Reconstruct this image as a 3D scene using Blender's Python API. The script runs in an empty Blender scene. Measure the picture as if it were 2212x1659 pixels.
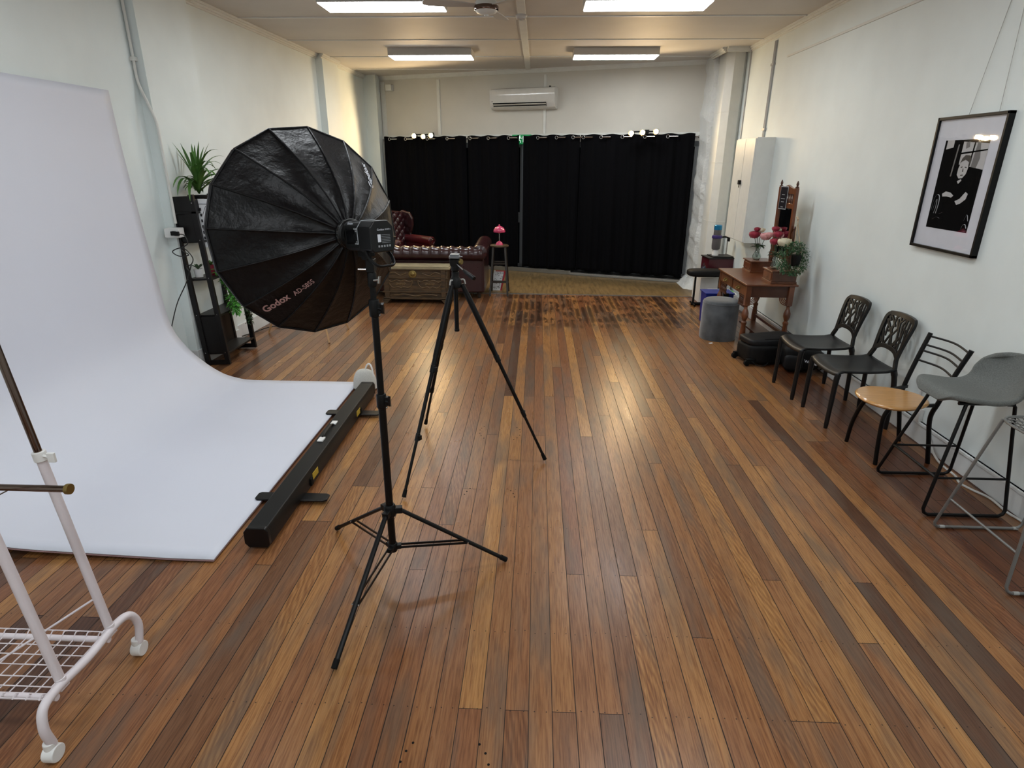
import bpy, math, random
from mathutils import Vector, Matrix
random.seed(7)
PI=math.pi
V=Vector
scene=bpy.context.scene
COL=scene.collection
# ------------------------------------------------------------------ materials
def lin(c):
    return tuple(((v/255)/12.92 if v/255<=.04045 else ((v/255+.055)/1.055)**2.4) for v in c)+(1,)
def nd(nt,t,**k):
    n=nt.nodes.new(t)
    for a,b in k.items(): setattr(n,a,b)
    return n
def mth(nt,op,a,b=None,c=None,clamp=False):
    n=nt.nodes.new('ShaderNodeMath'); n.operation=op; n.use_clamp=clamp
    for i,x in enumerate((a,b,c)):
        if x is None: continue
        if isinstance(x,(int,float)): n.inputs[i].default_value=x
        else: nt.links.new(x,n.inputs[i])
    return n.outputs[0]
def mixc(nt,f,a,b,mode='MIX'):
    n=nt.nodes.new('ShaderNodeMix'); n.data_type='RGBA'; n.blend_type=mode
    for s,x in ((n.inputs[0],f),(n.inputs[6],a),(n.inputs[7],b)):
        if isinstance(x,(int,float,tuple)): s.default_value=x
        else: nt.links.new(x,s)
    return n.outputs[2]
def noise(nt,vec,scale,detail=4,rough=.5,dist=0):
    n=nt.nodes.new('ShaderNodeTexNoise'); n.inputs['Scale'].default_value=scale
    n.inputs['Detail'].default_value=detail; n.inputs['Roughness'].default_value=rough
    n.inputs['Distortion'].default_value=dist
    if vec is not None: nt.links.new(vec,n.inputs['Vector'])
    return n
def ramp(nt,f,stops,interp='LINEAR'):
    n=nt.nodes.new('ShaderNodeValToRGB'); cr=n.color_ramp; cr.interpolation=interp
    cr.elements[0].position=stops[0][0]; cr.elements[-1].position=stops[-1][0]
    for p,c in stops[1:-1]: cr.elements.new(p)
    for e,(p,c) in zip(cr.elements,stops): e.color=c if len(c)==4 else lin(c)
    nt.links.new(f,n.inputs[0]); return n.outputs[0]
def mat(name,rgb,rough=.5,metal=0,bump=None,var=None,sheen=0,coat=0,emis=None,stretch=None,spec=None):
    m=bpy.data.materials.new(name); m.use_nodes=True; nt=m.node_tree; b=nt.nodes['Principled BSDF']
    tc=nd(nt,'ShaderNodeTexCoord').outputs['Object']
    if stretch:
        mp=nd(nt,'ShaderNodeMapping'); mp.inputs['Scale'].default_value=stretch; nt.links.new(tc,mp.inputs[0]); tc=mp.outputs[0]
    b.inputs['Roughness'].default_value=rough; b.inputs['Metallic'].default_value=metal
    sc,am=var if var else (9,.03)
    n=noise(nt,tc,sc); c=lin(rgb)
    d=tuple(max(0,x*(1-am*2)) for x in c[:3])+(1,); l=tuple(min(1,x*(1+am)) for x in c[:3])+(1,)
    nt.links.new(ramp(nt,n.outputs['Fac'],[(.25,d),(.75,l)]),b.inputs['Base Color'])
    if bump:
        n2=noise(nt,tc,bump[0],5,.6); bp=nd(nt,'ShaderNodeBump'); bp.inputs['Strength'].default_value=bump[1]; bp.inputs['Distance'].default_value=bump[2] if len(bump)>2 else .01
        nt.links.new(n2.outputs['Fac'],bp.inputs['Height']); nt.links.new(bp.outputs[0],b.inputs['Normal'])
    if sheen: b.inputs['Sheen Weight'].default_value=sheen
    if coat: b.inputs['Coat Weight'].default_value=coat; b.inputs['Coat Roughness'].default_value=.12
    if spec is not None: b.inputs['Specular IOR Level'].default_value=spec
    if emis:
        b.inputs['Emission Color'].default_value=lin(emis[0]); b.inputs['Emission Strength'].default_value=emis[1]
    return m
def glassmat(name,tint=(255,255,255),rough=.02,refl=1.0):
    m=bpy.data.materials.new(name); m.use_nodes=True; nt=m.node_tree; nt.nodes.clear()
    o=nd(nt,'ShaderNodeOutputMaterial'); mx=nd(nt,'ShaderNodeMixShader'); t=nd(nt,'ShaderNodeBsdfTransparent'); g=nd(nt,'ShaderNodeBsdfGlossy')
    t.inputs[0].default_value=lin(tint); g.inputs['Roughness'].default_value=rough
    lw=nd(nt,'ShaderNodeLayerWeight'); lw.inputs[0].default_value=.5
    fr=mth(nt,'ADD',.04,mth(nt,'MULTIPLY',.96,mth(nt,'POWER',lw.outputs['Facing'],5.0)))
    nt.links.new(mth(nt,'MULTIPLY',fr,refl,clamp=True),mx.inputs[0]); nt.links.new(t.outputs[0],mx.inputs[1]); nt.links.new(g.outputs[0],mx.inputs[2]); nt.links.new(mx.outputs[0],o.inputs[0])
    return m

BW=.0843
def floor_mat():
    m=bpy.data.materials.new('hardwood_boards'); m.use_nodes=True; nt=m.node_tree; b=nt.nodes['Principled BSDF']; L=nt.links.new
    geo=nd(nt,'ShaderNodeNewGeometry').outputs['Position']; sp=nd(nt,'ShaderNodeSeparateXYZ'); L(geo,sp.inputs[0]); X,Y=sp.outputs[0],sp.outputs[1]
    bx=mth(nt,'DIVIDE',mth(nt,'ADD',X,10*BW*10-.0015),BW)
    bid=mth(nt,'FLOOR',bx); fx=mth(nt,'FRACT',bx)
    w1=nd(nt,'ShaderNodeTexWhiteNoise',noise_dimensions='1D'); L(bid,w1.inputs['W'])
    r1=w1.outputs['Value']
    # end joints fall on a joist row (.385 m apart)
    jy=mth(nt,'DIVIDE',mth(nt,'SUBTRACT',Y,1.604),.385)
    seg=mth(nt,'DIVIDE',mth(nt,'ADD',mth(nt,'ADD',jy,40),mth(nt,'FLOOR',mth(nt,'MULTIPLY',r1,8))),8.0)
    sid=mth(nt,'FLOOR',seg); fs=mth(nt,'FRACT',seg)
    cb=nd(nt,'ShaderNodeCombineXYZ'); L(bid,cb.inputs[0]); L(sid,cb.inputs[1])
    w2=nd(nt,'ShaderNodeTexWhiteNoise',noise_dimensions='2D'); L(cb.outputs[0],w2.inputs['Vector'])
    rv=w2.outputs['Value']; rc=nd(nt,'ShaderNodeSeparateXYZ'); L(w2.outputs['Color'],rc.inputs[0])
    base=ramp(nt,rv,[(0,(92,66,50)),(.12,(122,88,62)),(.28,(148,106,70)),(.45,(158,116,76)),(.6,(140,97,66)),(.72,(166,124,78)),(.86,(182,138,84)),(1,(136,92,62))])
    # board-offset coordinates
    gv=nd(nt,'ShaderNodeCombineXYZ'); L(mth(nt,'ADD',X,mth(nt,'MULTIPLY',rv,37)),gv.inputs[0]); L(mth(nt,'ADD',Y,mth(nt,'MULTIPLY',rc.outputs[1],91)),gv.inputs[1]); L(mth(nt,'MULTIPLY',rv,13),gv.inputs[2])
    mp=nd(nt,'ShaderNodeMapping'); mp.inputs['Scale'].default_value=(55,2.2,1); L(gv.outputs[0],mp.inputs[0])
    g1=noise(nt,mp.outputs[0],1.0,6,.62,.5).outputs['Fac']
    mp2=nd(nt,'ShaderNodeMapping'); mp2.inputs['Scale'].default_value=(190,8,1); L(gv.outputs[0],mp2.inputs[0])
    g2=noise(nt,mp2.outputs[0],1.0,4,.6).outputs['Fac']
    c=mixc(nt,mth(nt,'MULTIPLY',ramp(nt,g1,[(.35,(0,0,0,1)),(.7,(1,1,1,1))]),.45),base,mixc(nt,1.0,base,lin((205,170,140)),'MULTIPLY'))
    c=mixc(nt,mth(nt,'MULTIPLY',ramp(nt,g2,[(.42,(0,0,0,1)),(.66,(1,1,1,1))]),.6),c,mixc(nt,1.0,c,lin((150,120,98)),'MULTIPLY'))
    # figured wavy grain on some boards
    wv=nd(nt,'ShaderNodeTexWave',bands_direction='DIAGONAL'); wv.inputs['Scale'].default_value=6; wv.inputs['Distortion'].default_value=5; wv.inputs['Detail'].default_value=2; wv.inputs['Detail Scale'].default_value=1.2
    mp3=nd(nt,'ShaderNodeMapping'); mp3.inputs['Scale'].default_value=(5,.9,1); L(gv.outputs[0],mp3.inputs[0]); L(mp3.outputs[0],wv.inputs['Vector'])
    fig=mth(nt,'MULTIPLY',mth(nt,'GREATER_THAN',rc.outputs[2],.88),mth(nt,'MULTIPLY',wv.outputs['Fac'],.42))
    c=mixc(nt,fig,c,mixc(nt,1.0,c,lin((150,105,80)),'MULTIPLY'))
    # large mottled wear
    mp4=nd(nt,'ShaderNodeMapping'); mp4.inputs['Scale'].default_value=(9,1.6,1); L(gv.outputs[0],mp4.inputs[0])
    g4=noise(nt,mp4.outputs[0],1.0,3,.5).outputs['Fac']
    c=mixc(nt,mth(nt,'MULTIPLY',ramp(nt,g4,[(.49,(0,0,0,1)),(.68,(1,1,1,1))]),.6),c,lin((92,82,72)))
    n5=noise(nt,geo,.8,2).outputs['Fac']
    c=mixc(nt,mth(nt,'MULTIPLY',n5,.28),c,mixc(nt,1.0,c,lin((225,165,115)),'MULTIPLY'))
    # black burn-like stains between the old bench and the threshold
    mk=mth(nt,'MULTIPLY',mth(nt,'MULTIPLY',nmap(nt,Y,6.5,7.3),nmap(nt,Y,9.2,8.75)),mth(nt,'MULTIPLY',nmap(nt,X,-1.1,-.1),nmap(nt,X,2.6,1.9)))
    mp6=nd(nt,'ShaderNodeMapping'); mp6.inputs['Scale'].default_value=(2.2,3.6,1); L(geo,mp6.inputs[0])
    g6=noise(nt,mp6.outputs[0],1.0,2,.5).outputs['Fac']
    mp7=nd(nt,'ShaderNodeMapping'); mp7.inputs['Scale'].default_value=(30,5.2,1); L(gv.outputs[0],mp7.inputs[0])
    g7=noise(nt,mp7.outputs[0],1.0,3,.6).outputs['Fac']
    edge=mth(nt,'MULTIPLY',mth(nt,'MULTIPLY',fx,mth(nt,'SUBTRACT',1,fx)),3.2,clamp=True)
    st=mth(nt,'MULTIPLY',mth(nt,'MULTIPLY',mk,ramp(nt,mth(nt,'ADD',mth(nt,'MULTIPLY',g6,.6),mth(nt,'MULTIPLY',g7,.55)),[(.53,(0,0,0,1)),(.575,(1,1,1,1))])),edge)
    c=mixc(nt,mth(nt,'MULTIPLY',st,.95),c,lin((18,14,12)))
    # the last boards beside the right wall are a dark red timber
    dk=mth(nt,'MULTIPLY',nmap(nt,X,2.18,2.24),mth(nt,'GREATER_THAN',mth(nt,'FRACT',mth(nt,'MULTIPLY',r1,7.3)),.32))
    c=mixc(nt,mth(nt,'MULTIPLY',dk,.75),c,mixc(nt,1.0,c,lin((150,112,104)),'MULTIPLY'))
    # nail heads: two per board on each joist
    fj=mth(nt,'SUBTRACT',mth(nt,'FRACT',mth(nt,'ADD',jy,40.5)),.5)
    w3=nd(nt,'ShaderNodeTexWhiteNoise',noise_dimensions='2D'); c3=nd(nt,'ShaderNodeCombineXYZ'); L(bid,c3.inputs[0]); L(mth(nt,'FLOOR',mth(nt,'ADD',jy,40.5)),c3.inputs[1]); L(c3.outputs[0],w3.inputs['Vector'])
    s3=nd(nt,'ShaderNodeSeparateXYZ'); L(w3.outputs['Color'],s3.inputs[0])
    dy=mth(nt,'SUBTRACT',mth(nt,'MULTIPLY',fj,.385),mth(nt,'MULTIPLY',mth(nt,'SUBTRACT',s3.outputs[0],.5),.018))
    dx=mth(nt,'MULTIPLY',mth(nt,'SUBTRACT',mth(nt,'ABSOLUTE',mth(nt,'SUBTRACT',fx,.5)),mth(nt,'ADD',.24,mth(nt,'MULTIPLY',s3.outputs[1],.06))),BW)
    dd=mth(nt,'SQRT',mth(nt,'ADD',mth(nt,'MULTIPLY',dx,dx),mth(nt,'MULTIPLY',dy,dy)))
    nail=mth(nt,'LESS_THAN',dd,.0026)
    # gaps between boards and at joints
    gd=mth(nt,'MULTIPLY',mth(nt,'MINIMUM',fx,mth(nt,'SUBTRACT',1,fx)),BW)
    gapx=mth(nt,'LESS_THAN',gd,mth(nt,'ADD',.0011,mth(nt,'MULTIPLY',r1,.0010)))
    gy=mth(nt,'MULTIPLY',mth(nt,'MINIMUM',fs,mth(nt,'SUBTRACT',1,fs)),8*.385)
    gapy=mth(nt,'LESS_THAN',gy,.0014)
    gap=mth(nt,'MAXIMUM',gapx,gapy)
    c=mixc(nt,mth(nt,'MAXIMUM',mth(nt,'MULTIPLY',gap,.98),mth(nt,'MULTIPLY',nail,.85)),c,lin((26,16,10)))
    L(c,b.inputs['Base Color'])
    rg=mth(nt,'ADD',.22,mth(nt,'MULTIPLY',g4,.16)); L(mth(nt,'ADD',rg,mth(nt,'MULTIPLY',gap,.4)),b.inputs['Roughness'])
    b.inputs['Specular IOR Level'].default_value=.34
    bp=nd(nt,'ShaderNodeBump'); bp.inputs['Strength'].default_value=.25; bp.inputs['Distance'].default_value=.0012
    hh=mth(nt,'ADD',mth(nt,'ADD',mth(nt,'MULTIPLY',g2,.25),mth(nt,'MULTIPLY',g1,.35)),mth(nt,'MULTIPLY',mth(nt,'POWER',edge,.3),1.0))
    L(hh,bp.inputs['Height']); L(bp.outputs[0],b.inputs['Normal'])
    return m
def nmap(nt,x,a,b):
    n=nt.nodes.new('ShaderNodeMapRange'); n.inputs[1].default_value=a; n.inputs[2].default_value=b
    if a>b:
        n.inputs[1].default_value=b; n.inputs[2].default_value=a; n.inputs[3].default_value=1; n.inputs[4].default_value=0
    nt.links.new(x,n.inputs[0]); n.clamp=True; n.interpolation_type='SMOOTHSTEP'; return n.outputs[0]
def wall_mat(name,rgb,bs=60,bst=.12,var=.03,rough=.6):
    m=mat(name,rgb,rough,bump=(bs,bst,.004),var=(2.2,var)); return m
def vinyl_mat():
    m=bpy.data.materials.new('vinyl_plank'); m.use_nodes=True; nt=m.node_tree; b=nt.nodes['Principled BSDF']; L=nt.links.new
    geo=nd(nt,'ShaderNodeNewGeometry').outputs['Position']
    mp=nd(nt,'ShaderNodeMapping'); mp.inputs['Scale'].default_value=(22,3,1); L(geo,mp.inputs[0]); g=noise(nt,mp.outputs[0],1,5,.6,.4).outputs['Fac']
    sp=nd(nt,'ShaderNodeSeparateXYZ'); L(geo,sp.inputs[0]); f=mth(nt,'FRACT',mth(nt,'DIVIDE',mth(nt,'ADD',sp.outputs[0],20),.15))
    line=mth(nt,'LESS_THAN',mth(nt,'MINIMUM',f,mth(nt,'SUBTRACT',1,f)),.012)
    c=ramp(nt,g,[(.3,(84,68,43)),(.5,(116,95,62)),(.75,(136,113,75))])
    L(mixc(nt,mth(nt,'MULTIPLY',line,.5),c,lin((70,55,35))),b.inputs['Base Color']); b.inputs['Roughness'].default_value=.4
    return m

M={}
M['floor']=floor_mat(); M['vinyl']=vinyl_mat()
M['wall']=wall_mat('painted_plaster_wall',(224,232,231))
M['wallback']=wall_mat('dimmed_header_wall',(203,200,191))  # wall colour toned darker and warmer, standing in for dimmer light back there
M['rough']=wall_mat('rough_painted_render',(218,220,218),16,.9,.05)
M['rough'].node_tree.nodes['Bump'].inputs['Distance'].default_value=.03
M['ceil']=wall_mat('painted_ceiling_board',(196,191,184),40,.05)
M['trimw']=mat('white_painted_timber',(218,219,214),.45)
M['skirt']=mat('white_skirting_paint',(214,217,218),.4)
M['alu']=mat('brushed_aluminium',(150,148,142),.4,.8)
M['grayframe']=mat('grey_door_frame_metal',(120,124,128),.4,.3)
M['silver']=mat('polished_steel',(190,190,190),.22,1)
M['chrome']=mat('chrome',(120,104,96),.12,1)
M['blackgloss']=mat('gloss_black_plastic',(12,12,14),.28,spec=.35)
M['black']=mat('matte_black_plastic',(12,13,14),.45,spec=.25)
M['chairblack']=mat('black_moulded_plastic',(13,13,15),.36,spec=.38)
M['metalblack']=mat('black_powder_coated_metal',(8,8,9),.4,spec=.25)
M['softfab']=mat('black_nylon_fabric',(5,5,8),.44,bump=(6,.6,.03),spec=.3)
M['silverfab']=mat('silver_lining_fabric',(190,190,190),.3,.6)
M['whitefab']=mat('white_diffusion_fabric',(230,230,230),.8)
M['curtain']=mat('black_curtain_cloth',(10,10,13),.95,spec=.08,bump=(220,.2,.002))
M['vinylsheet']=mat('matte_white_backdrop_vinyl',(212,215,226),.6,var=(1.5,.008))
M['sheetedge']=mat('backdrop_edge_pinkish',(150,118,118),.6)
M['pipe']=mat('grey_painted_conduit',(168,168,165),.4)
M['light']=mat('lit_diffuser',(250,250,250),.4,emis=((238,244,248),15))
M['fixture']=mat('fixture_body_white',(190,186,180),.45)
M['bulb']=mat('halogen_bulb_lit',(255,240,210),.3,emis=((255,205,130),120))
M['leather']=mat('oxblood_leather',(50,20,24),.27,bump=(90,.12,.002),var=(6,.25),coat=.25)
M['leatherred']=mat('deep_red_leather',(74,14,20),.3,bump=(90,.12,.002),coat=.2)
M['oldwood']=mat('carved_aged_timber',(84,63,38),.5,bump=(18,.5,.01),var=(7,.4),stretch=(1,6,6))
M['oldwoodlight']=mat('pale_worn_timber',(150,138,108),.55,bump=(18,.4,.005),var=(7,.2))
M['brass']=mat('aged_brass',(140,120,70),.35,.8)
M['vanity']=mat('varnished_walnut',(112,64,38),.3,bump=(20,.12,.003),var=(7,.28),coat=.3,stretch=(1,5,1))
M['vanitydk']=mat('dark_walnut_mouldings',(78,44,28),.32,var=(7,.2))
M['stoolwood']=mat('dark_stained_wood',(44,37,29),.45,var=(9,.2))
M['pink']=mat('gloss_pink_enamel',(196,58,100),.18,coat=.6)
M['poufm']=mat('grey_velvet',(82,86,90),.88,sheen=.5,var=(6,.35),bump=(60,.1,.003))
M['bagm']=mat('black_nylon_bag',(9,9,10),.6,bump=(30,.4,.006),spec=.25)
M['bagtop']=mat('charcoal_bag_panel',(22,22,24),.55,bump=(120,.3,.003),spec=.3)
M['fabricgrey']=mat('grey_woven_upholstery',(108,111,108),.9,bump=(420,.5,.002),var=(180,.16))
M['beech']=mat('lacquered_beech',(196,146,88),.22,bump=(12,.05,.002),var=(5,.08),coat=.5,stretch=(2,14,2))
M['wiregrey']=mat('grey_coated_wire',(122,122,120),.35,.3)
M['rackwhite']=mat('white_enamelled_tube',(222,214,218),.35)
M['white']=mat('white_plastic',(228,228,226),.35)
M['acw']=mat('white_glossy_appliance',(206,204,198),.12,coat=.3)
M['shelf']=mat('black_brown_laminate',(19,17,18),.42,var=(6,.1),spec=.35)
M['leaf']=mat('green_spiky_leaf',(76,120,52),.45,var=(9,.35))
M['carve']=mat('worn_carving_timber',(112,88,55),.4)
M['leafdark']=mat('dark_green_leaf',(44,72,40),.5,var=(30,.35))
M['leafbright']=mat('bright_green_vine',(86,160,62),.5,var=(30,.3))
M['leafgrey']=mat('grey_green_foliage',(66,106,68),.55,var=(30,.35))
M['potwhite']=mat('white_ceramic',(220,220,218),.3); M['potred']=mat('crimson_ceramic',(128,22,48),.3)
M['paper']=mat('white_paper',(226,228,230),.7); M['ink']=mat('black_ink',(26,26,30),.7)
M['print']=mat('photographic_black',(9,9,10),.9,spec=.08); M['p2']=mat('print_light_grey',(188,188,190),.5); M['p3']=mat('print_mid_grey',(110,110,112),.5); M['p4']=mat('print_dark_grey',(46,46,48),.5)
M['mount']=mat('white_mount_board',(214,216,224),.7)
M['glass']=glassmat('clear_picture_glass',refl=1.0); M['vase']=glassmat('clear_vase_glass',(235,240,238),.02,1.6)
M['nightglass']=mat('dark_window_glass',(14,18,26),.05,spec=.6)
M['mirror']=mat('mirror_glass',(200,205,205),.03,1)
M['logo']=mat('muted_rose_print',(176,140,138),.6); M['logow']=mat('reflective_white_print',(225,230,240),.5); M['lblgrey']=mat('grey_label_print',(150,155,160),.6)
M['screen']=mat('dark_display',(8,9,11),.12)
M['yellow']=mat('yellow_sticker',(190,160,50),.5)
M['wool']=mat('white_bobbly_fleece',(214,212,204),.95,bump=(150,1,.01),sheen=.4)
M['burg']=mat('burgundy_lacquer',(72,20,30),.3)
M['blue']=mat('blue_plastic_tub',(8,36,130),.4); M['green']=mat('green_plastic',(96,200,70),.5)
M['vacgrey']=mat('grey_translucent_plastic',(92,88,90),.3); M['vacblue']=mat('blue_anodised',(20,120,170),.25,.4); M['vacpurple']=mat('purple_plastic',(58,44,110),.3)
M['rose']=mat('crimson_petals',(150,20,52),.6,sheen=.3); M['rosep']=mat('pale_pink_petals',(226,160,160),.6,sheen=.3); M['rosec']=mat('cream_petals',(232,224,196),.6)
M['rope']=mat('jute_rope',(176,156,130),.9)
M['exitg']=mat('exit_sign_green',(20,110,60),.4,emis=((20,110,60),.5)); M['exitw']=mat('exit_sign_white',(220,235,225),.4,emis=((220,235,225),.8))
M['pine']=mat('pale_pine',(190,150,104),.5,var=(12,.12)); M['cablew']=mat('white_cable',(206,206,204),.4); M['cableb']=mat('black_rubber_cable',(20,20,20),.5)
M['water']=glassmat('clear_bottle_plastic',(225,235,240),.05,1.2)
M['redpaint']=mat('red_card',(168,36,48),.5); M['brown']=mat('dark_poster_print',(16,14,24),.8,spec=.15)
M['rubber']=mat('black_rubber',(9,9,9),.75,spec=.2)

# ------------------------------------------------------------------ mesh builder
class B:
    def __init__(s): s.v=[];s.f=[];s.mi=[];s.ms=[];s.c=0;s.T=None
    def m(s,k):
        mt=M[k]
        if mt not in s.ms: s.ms.append(mt)
        s.c=s.ms.index(mt); return s
    def add(s,vs,fs):
        o=len(s.v)
        for p in vs:
            p=V(p); s.v.append(s.T@p if s.T else p)
        for f in fs: s.f.append([i+o for i in f]); s.mi.append(s.c)
        return s
    def box(s,x0,x1,y0,y1,z0,z1):
        return s.add([(x,y,z) for z in (z0,z1) for y in (y0,y1) for x in (x0,x1)],[(0,2,3,1),(4,5,7,6),(0,1,5,4),(2,6,7,3),(0,4,6,2),(1,3,7,5)])
    def cbox(s,c,d): return s.box(c[0]-d[0]/2,c[0]+d[0]/2,c[1]-d[1]/2,c[1]+d[1]/2,c[2]-d[2]/2,c[2]+d[2]/2)
    def beam(s,a,b,w,h,up=(0,0,1)):
        a,b=V(a),V(b); d=(b-a).normalized(); u=V(up)
        if abs(d.dot(u))>.98: u=V((0,1,0))
        r=d.cross(u).normalized(); u=r.cross(d)
        vs=[p+r*(w/2)*i+u*(h/2)*j for p in (a,b) for i,j in ((-1,-1),(1,-1),(1,1),(-1,1))]
        return s.add(vs,[(3,2,1,0),(4,5,6,7),(0,1,5,4),(1,2,6,5),(2,3,7,6),(3,0,4,7)])
    def tube(s,pts,r,n=10,closed=False,flat=1.0,cap=True):
        P=[V(p) for p in pts]; N=len(P); R=r if isinstance(r,(list,tuple)) else [r]*N
        T=[]
        for i in range(N):
            a=P[(i-1)%N] if (closed or i>0) else P[i]; b=P[(i+1)%N] if (closed or i<N-1) else P[i]
            T.append((b-a).normalized())
        u=T[0].orthogonal().normalized() if abs(T[0].z)>.9 else T[0].cross(V((0,0,1))).normalized()
        vs=[]
        for i in range(N):
            u=(u-T[i]*u.dot(T[i]))
            if u.length<1e-6: u=T[i].orthogonal()
            u.normalize(); w=T[i].cross(u)
            for k in range(n):
                a=2*PI*k/n; vs.append(P[i]+u*(R[i]*math.cos(a))+w*(R[i]*flat*math.sin(a)))
        fs=[]
        for i in range(N if closed else N-1):
            j=(i+1)%N
            for k in range(n):
                l=(k+1)%n; fs.append((i*n+k,i*n+l,j*n+l,j*n+k))
        if not closed and cap: fs.append(tuple(range(n-1,-1,-1))); fs.append(tuple((N-1)*n+k for k in range(n)))
        return s.add(vs,fs)
    def cyl(s,a,b,r,n=16,r2=None): return s.tube([a,b],[r,r if r2 is None else r2],n)
    def lathe(s,prof,c=(0,0,0),n=24,axis=None):
        Mx=Matrix.Translation(V(c))
        if axis is not None: Mx=Mx@V((0,0,1)).rotation_difference(V(axis)).to_matrix().to_4x4()
        vs=[];fs=[]
        for r,z in prof:
            for k in range(n):
                a=2*PI*k/n; vs.append(Mx@V((max(r,1e-4)*math.cos(a),max(r,1e-4)*math.sin(a),z)))
        for i in range(len(prof)-1):
            for k in range(n):
                l=(k+1)%n; fs.append((i*n+k,i*n+l,(i+1)*n+l,(i+1)*n+k))
        fs.append(tuple(range(n-1,-1,-1))); fs.append(tuple((len(prof)-1)*n+k for k in range(n)))
        return s.add(vs,fs)
    def ball(s,c,r,n=16,sc=(1,1,1)):
        m=n//2; vs=[];fs=[]
        for i in range(m+1):
            t=PI*i/m
            for k in range(n):
                a=2*PI*k/n; st=max(math.sin(t),1e-3); vs.append((c[0]+r*sc[0]*st*math.cos(a),c[1]+r*sc[1]*st*math.sin(a),c[2]+r*sc[2]*math.cos(t)))
        for i in range(m):
            for k in range(n):
                l=(k+1)%n; fs.append((i*n+k,(i+1)*n+k,(i+1)*n+l,i*n+l))
        return s.add(vs,fs)
    def surf(s,fn,nu,nv,cu=False,cv=False):
        vs=[fn(i/(nu if cu else nu-1),j/(nv if cv else nv-1)) for i in range(nu) for j in range(nv)]; fs=[]
        for i in range(nu if cu else nu-1):
            for j in range(nv if cv else nv-1):
                a=(i+1)%nu; b=(j+1)%nv; fs.append((i*nv+j,a*nv+j,a*nv+b,i*nv+b))
        return s.add(vs,fs)
    def prism(s,poly,fn,d0,d1):
        n=len(poly); vs=[fn(x,y,d0) for x,y in poly]+[fn(x,y,d1) for x,y in poly]
        fs=[tuple(range(n-1,-1,-1)),tuple(range(n,2*n))]+[(i,(i+1)%n,n+(i+1)%n,n+i) for i in range(n)]
        return s.add(vs,fs)
    def flat(s,poly,fn): return s.add([fn(x,y) for x,y in poly],[tuple(range(len(poly)))])
def obj(name,b,mk=None,parent=None,bevel=0,solid=0,smooth=40,sub=0):
    me=bpy.data.meshes.new(name); me.from_pydata([tuple(p) for p in b.v],[],b.f)
    if mk and not b.ms: b.ms=[M[mk]]
    for mt in b.ms: me.materials.append(mt)
    me.polygons.foreach_set('material_index',b.mi)
    import bmesh
    bm=bmesh.new(); bm.from_mesh(me)
    if not solid and len(bm.verts)<60000: bmesh.ops.recalc_face_normals(bm,faces=bm.faces)
    bm.to_mesh(me); bm.free()
    me.polygons.foreach_set('use_smooth',[True]*len(me.polygons))
    me.set_sharp_from_angle(angle=math.radians(smooth))
    o=bpy.data.objects.new(name,me); COL.objects.link(o)
    if parent: o.parent=parent
    if solid:
        md=o.modifiers.new('thick','SOLIDIFY'); md.thickness=solid; md.offset=0
    if bevel:
        md=o.modifiers.new('edge','BEVEL'); md.width=bevel; md.segments=2; md.limit_method='ANGLE'; md.angle_limit=math.radians(35); md.harden_normals=True
    if sub:
        md=o.modifiers.new('sub','SUBSURF'); md.levels=sub; md.render_levels=sub
    return o
def tag(o,label,cat,group=None):
    o['label']=label; o['category']=cat
    if group: o['group']=group
    return o
def thing(name,label,cat,loc=(0,0,0),rz=0,group=None,mx=None):
    o=bpy.data.objects.new(name,None); COL.objects.link(o); o.empty_display_size=.05
    if mx is not None: o.matrix_world=mx
    else: o.location=loc; o.rotation_euler=(0,0,rz)
    return tag(o,label,cat,group)
def struct(name,b,mk=None,bevel=0,parent=None):
    o=obj(name,b,mk,parent,bevel)
    if not parent: o['kind']='structure'
    return o
def dup(root,loc,rz,label,group=None):
    r=root.copy(); COL.objects.link(r); r.location=loc; r.rotation_euler=(0,0,rz); r['label']=label
    if group: r['group']=group
    for ch in list(root.children):
        c=ch.copy(); COL.objects.link(c); c.parent=r
        for g in ch.children:
            d=g.copy(); COL.objects.link(d); d.parent=c
    return r
def arc(c,r,a0,a1,n,fn):
    return [fn(c[0]+r*math.cos(a0+(a1-a0)*i/n),c[1]+r*math.sin(a0+(a1-a0)*i/n)) for i in range(n+1)]
def cr(pts,n=8):
    P=[V(p) for p in pts]; P=[P[0]*2-P[1]]+P+[P[-1]*2-P[-2]]; out=[]
    for i in range(1,len(P)-2):
        for k in range(n):
            t=k/n; a,b,c,d=P[i-1],P[i],P[i+1],P[i+2]
            out.append(.5*((2*b)+(c-a)*t+(2*a-5*b+4*c-d)*t*t+(3*b-a-3*c+d)*t**3))
    out.append(P[-2]); return out
def text(name,s,size,fn,mk,parent,extr=0,sx=1.0,bold=0):
    cu=bpy.data.curves.new(name,'FONT'); cu.body=s; cu.size=size; cu.resolution_u=3; cu.offset=bold
    t=bpy.data.objects.new(name,cu); COL.objects.link(t)
    me=bpy.data.meshes.new_from_object(t); bpy.data.objects.remove(t); bpy.data.curves.remove(cu)
    import bmesh
    bm=bmesh.new(); bm.from_mesh(me); bmesh.ops.triangulate(bm,faces=bm.faces)
    bmesh.ops.subdivide_edges(bm,edges=[e for e in bm.edges if e.calc_length()>size*.5],cuts=1,use_grid_fill=False)
    bm.to_mesh(me); bm.free()
    for v in me.vertices: v.co=V(fn(v.co.x*sx,v.co.y))
    me.name=name; me.materials.clear(); me.materials.append(M[mk])
    o=bpy.data.objects.new(name,me); COL.objects.link(o); o.parent=parent; return o

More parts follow.
